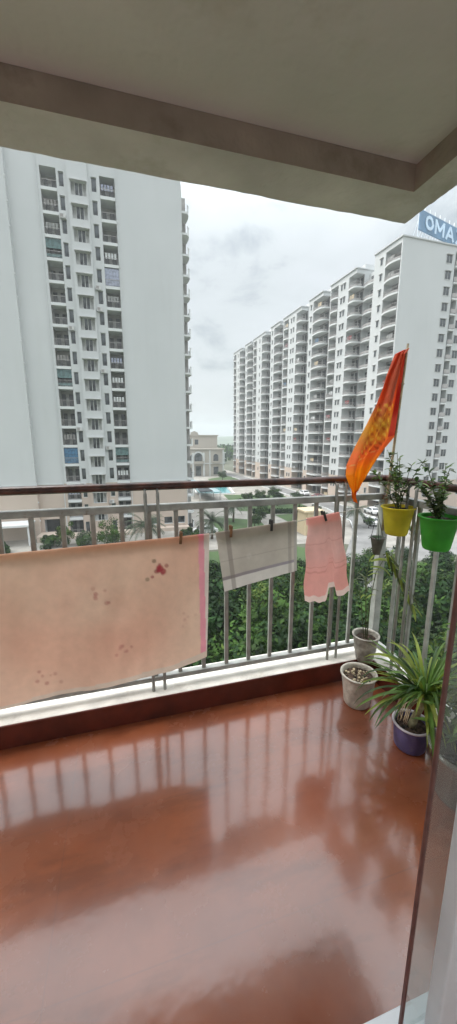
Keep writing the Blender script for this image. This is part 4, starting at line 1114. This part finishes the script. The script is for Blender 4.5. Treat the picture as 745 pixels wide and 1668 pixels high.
for i, (x, y, h, lab) in enumerate(((33, 86, 3.6, 'round dark tree on the garden lawn seen just under the handrail'), (38.5, 90, 3.6, 'broad green tree right of the round one under the handrail'),
        (29, 84, 3.4, 'dark tree at the left end of the garden lawn, near the pergola'), (42, 84, 3.0, 'small tree by the bend of the road beside the blocks'),
        (25.5, 66, 3.0, 'small tree beyond the black peg on the towel'), (33.5, 64.5, 3.2, 'small dark tree behind the gatehouse'), (37.5, 66, 3.0, 'small tree left of the white parked car'),
        (36.5, 136, 4.2, 'dark tree at the corner of the clubhouse lawn'), (42.0, 176, 6.0, 'dark tree right of the clubhouse'), (47, 185, 7, 'taller dark tree before the low white building'),
        (43, 56, 2.2, 'clipped small tree by the road behind the pink cloth'), (45, 47, 3, 'small tree across the right-hand road'), (36.0, 60, 2.6, 'small rounded tree on the verge beside the gatehouse'), (22.5, 61, 2.8, 'small tree left of the black peg on the towel'), (27.5, 70, 3.4, 'broad tree behind the lawn beyond the towel'), (31.5, 79, 3.4, 'dark tree in the middle of the garden lawn'), (36, 82, 3.6, 'large dark tree of the garden lawn nearest the road bend'), (40.5, 79, 3.0, 'low tree beside the road at the garden end'), (56, 50, 4, 'tree beyond the right-hand road behind the green pot'))):
    tree(x, y, h, lab, group='trees in the gardens between the towers', sx=1.35)
# hedge on clubhouse lawn
for x0, y0, x1, y1, lab in ((33, 128, 45, 126, 'clipped hedge along the near edge of the clubhouse lawn'), (27, 74.5, 41, 71.5, 'clipped hedge along the garden lawn by the road')):
    r_ = random.Random(5); b = MB(); n_ = 1800
    for q in range(n_):
        t_ = r_.random(); p = Vector((x0+(x1-x0)*t_+r_.uniform(-.6, .6), y0+(y1-y0)*t_+r_.uniform(-.6, .6), r_.uniform(0, 1.1)+.1*noise.noise(Vector((t_*9, 0, 0)))))
        nn = Vector((r_.uniform(-1, 1), r_.uniform(-1, 1), r_.uniform(-.2, 1))).normalized(); a = nn.orthogonal().normalized()*.16; e = nn.cross(a)
        b.face([p-a, p-e, p+a, p+e], r_.randrange(2))
    b.prism([(x0, y0-.4), (x1, y1-.4), (x1, y1+.4), (x0, y0+.4)], 0.01, .95, 1)
    o = b.build('hedge', [M['tleaf1'], M['tleaf2']], None, (0, 0, GZ)); tag(o, lab, 'hedge')
# far wood
b = MB(); r_ = random.Random(8)
for q in range(15000):
    a = R(r_.uniform(-30, 50)); rr_ = r_.uniform(240, 420); hh = 5+4*noise.noise(Vector((a*40, rr_*.03, 0)))+4
    if (rr_*math.sin(a) > 48) and rr_*math.cos(a) < 250: continue
    p = Vector((rr_*math.sin(a), rr_*math.cos(a), GZ+hh*r_.uniform(.1, 1))); nn = Vector((r_.uniform(-1, 1), -1, r_.uniform(-.2, 1))).normalized()
    s = r_.uniform(.8, 1.9); A = nn.orthogonal().normalized()*s; E_ = nn.cross(A); b.face([p-A, p-E_*.8, p+A, p+E_*.8], r_.randrange(2))
struct(b.build('distant_wood', [M['tleaf1'], M['tleaf2']]), 'stuff')

# ============================================================ HAZE
b = MB(); b.box(-1300, 1500, -60, 1700, GZ-1.2, 62)
hz = b.mesh('haze', None) if False else None
hm = bpy.data.materials.new('haze_air'); hm.use_nodes = True; nt = hm.node_tree; nt.nodes.remove(nt.nodes['Principled BSDF'])
pv = nt.nodes.new('ShaderNodeVolumePrincipled'); pv.inputs['Color'].default_value = (.85, .9, .93, 1); pv.inputs['Density'].default_value = .0007; pv.inputs['Anisotropy'].default_value = .2
nt.links.new(pv.outputs[0], nt.nodes['Material Output'].inputs['Volume'])
HAZE = True
if HAZE:
    struct(b.build('haze', hm), 'stuff')

# ============================================================ SKY, SUN, CAMERA
w = bpy.data.worlds.new('World'); sc.world = w; w.use_nodes = True; nt = w.node_tree; N, L = nt.nodes, nt.links
bg = N['Background']; sky = N.new('ShaderNodeTexSky'); sky.sky_type = 'NISHITA'; sky.sun_disc = False
SE, SA = 55, 290      # sun elevation, and compass-like azimuth of the direction it comes FROM (from +Y clockwise)
sky.sun_elevation = R(SE); sky.sun_rotation = R(SA); sky.air_density = 1.5; sky.dust_density = 3
tc = N.new('ShaderNodeTexCoord'); mp = N.new('ShaderNodeMapping'); mp.inputs['Scale'].default_value = (1, 1, 1.9)
mp.inputs['Location'].default_value = (.3, .15, .0)
L.new(tc.outputs['Generated'], mp.inputs[0])
n1 = N.new('ShaderNodeTexNoise'); n1.inputs['Scale'].default_value = 4.6; n1.inputs['Detail'].default_value = 9; n1.inputs['Roughness'].default_value = .56; n1.inputs['Distortion'].default_value = .25
L.new(mp.outputs[0], n1.inputs[0])
cr = N.new('ShaderNodeValToRGB'); e = cr.color_ramp.elements
e[0].position = .33; e[0].color = (4.9, 5.4, 5.75, 1); e[1].position = .62; e[1].color = (7.6, 8.0, 8.3, 1)
x_ = cr.color_ramp.elements.new(.44); x_.color = (7.0, 7.45, 7.65, 1)
L.new(n1.outputs['Fac'], cr.inputs[0])
# the cloud deck is brighter overhead than near the horizon
sx_ = N.new('ShaderNodeSeparateXYZ'); L.new(tc.outputs['Generated'], sx_.inputs[0])
mr = N.new('ShaderNodeMapRange'); mr.inputs['From Min'].default_value = 0; mr.inputs['From Max'].default_value = 1; mr.inputs['To Min'].default_value = 0; mr.inputs['To Max'].default_value = 1
L.new(sx_.outputs['Z'], mr.inputs[0])
fc = N.new('ShaderNodeFloatCurve'); cv = fc.mapping.curves[0]
cv.points[0].location = (0, .115); cv.points[1].location = (1, 1); cv.points.new(.12, .165); cv.points.new(.45, .225); cv.points.new(.72, .72); fc.mapping.update()
L.new(mr.outputs[0], fc.inputs['Value']); m_k = N.new('ShaderNodeMath'); m_k.operation = 'MULTIPLY'; m_k.inputs[1].default_value = 2.2; L.new(fc.outputs[0], m_k.inputs[0])
vm = N.new('ShaderNodeVectorMath'); vm.operation = 'SCALE'; L.new(cr.outputs[0], vm.inputs[0]); L.new(m_k.outputs[0], vm.inputs['Scale'])
mx = N.new('ShaderNodeMixRGB'); mx.inputs[0].default_value = .93; L.new(sky.outputs[0], mx.inputs[1]); L.new(vm.outputs[0], mx.inputs[2])
L.new(mx.outputs[0], bg.inputs[0]); bg.inputs[1].default_value = .10
sl = bpy.data.lights.new('sun', 'SUN'); sl.energy = 1.2; sl.angle = R(30); sl.color = (1, .97, .92)
so = bpy.data.objects.new('sun', sl); C.objects.link(so)
d = -Vector((math.sin(R(SA))*math.cos(R(SE)), math.cos(R(SA))*math.cos(R(SE)), math.sin(R(SE))))
so.rotation_euler = d.to_track_quat('-Z', 'Y').to_euler(); so.location = (-20, -20, 40)

cam = bpy.data.cameras.new('camera'); co = bpy.data.objects.new('camera', cam); C.objects.link(co); sc.camera = co
co.location = (0, 0, 1.3); cam.sensor_fit = 'HORIZONTAL'; cam.sensor_width = 36; cam.lens = 36*596/745; cam.clip_start = .02; cam.clip_end = 6000
p_ = math.atan(120/596); co.rotation_euler = (math.pi/2-p_, 0, -R(16))
vs = sc.view_settings; vs.view_transform = 'Standard'; vs.look = 'None'; vs.exposure = 1.38; vs.gamma = 1; vs.use_curve_mapping = False
sc.cycles.max_bounces = 8; sc.cycles.transparent_max_bounces = 12; sc.cycles.volume_bounces = 1; sc.cycles.use_denoising = True
sc.cycles.caustics_reflective = False; sc.cycles.caustics_refractive = False; sc.cycles.use_adaptive_sampling = True
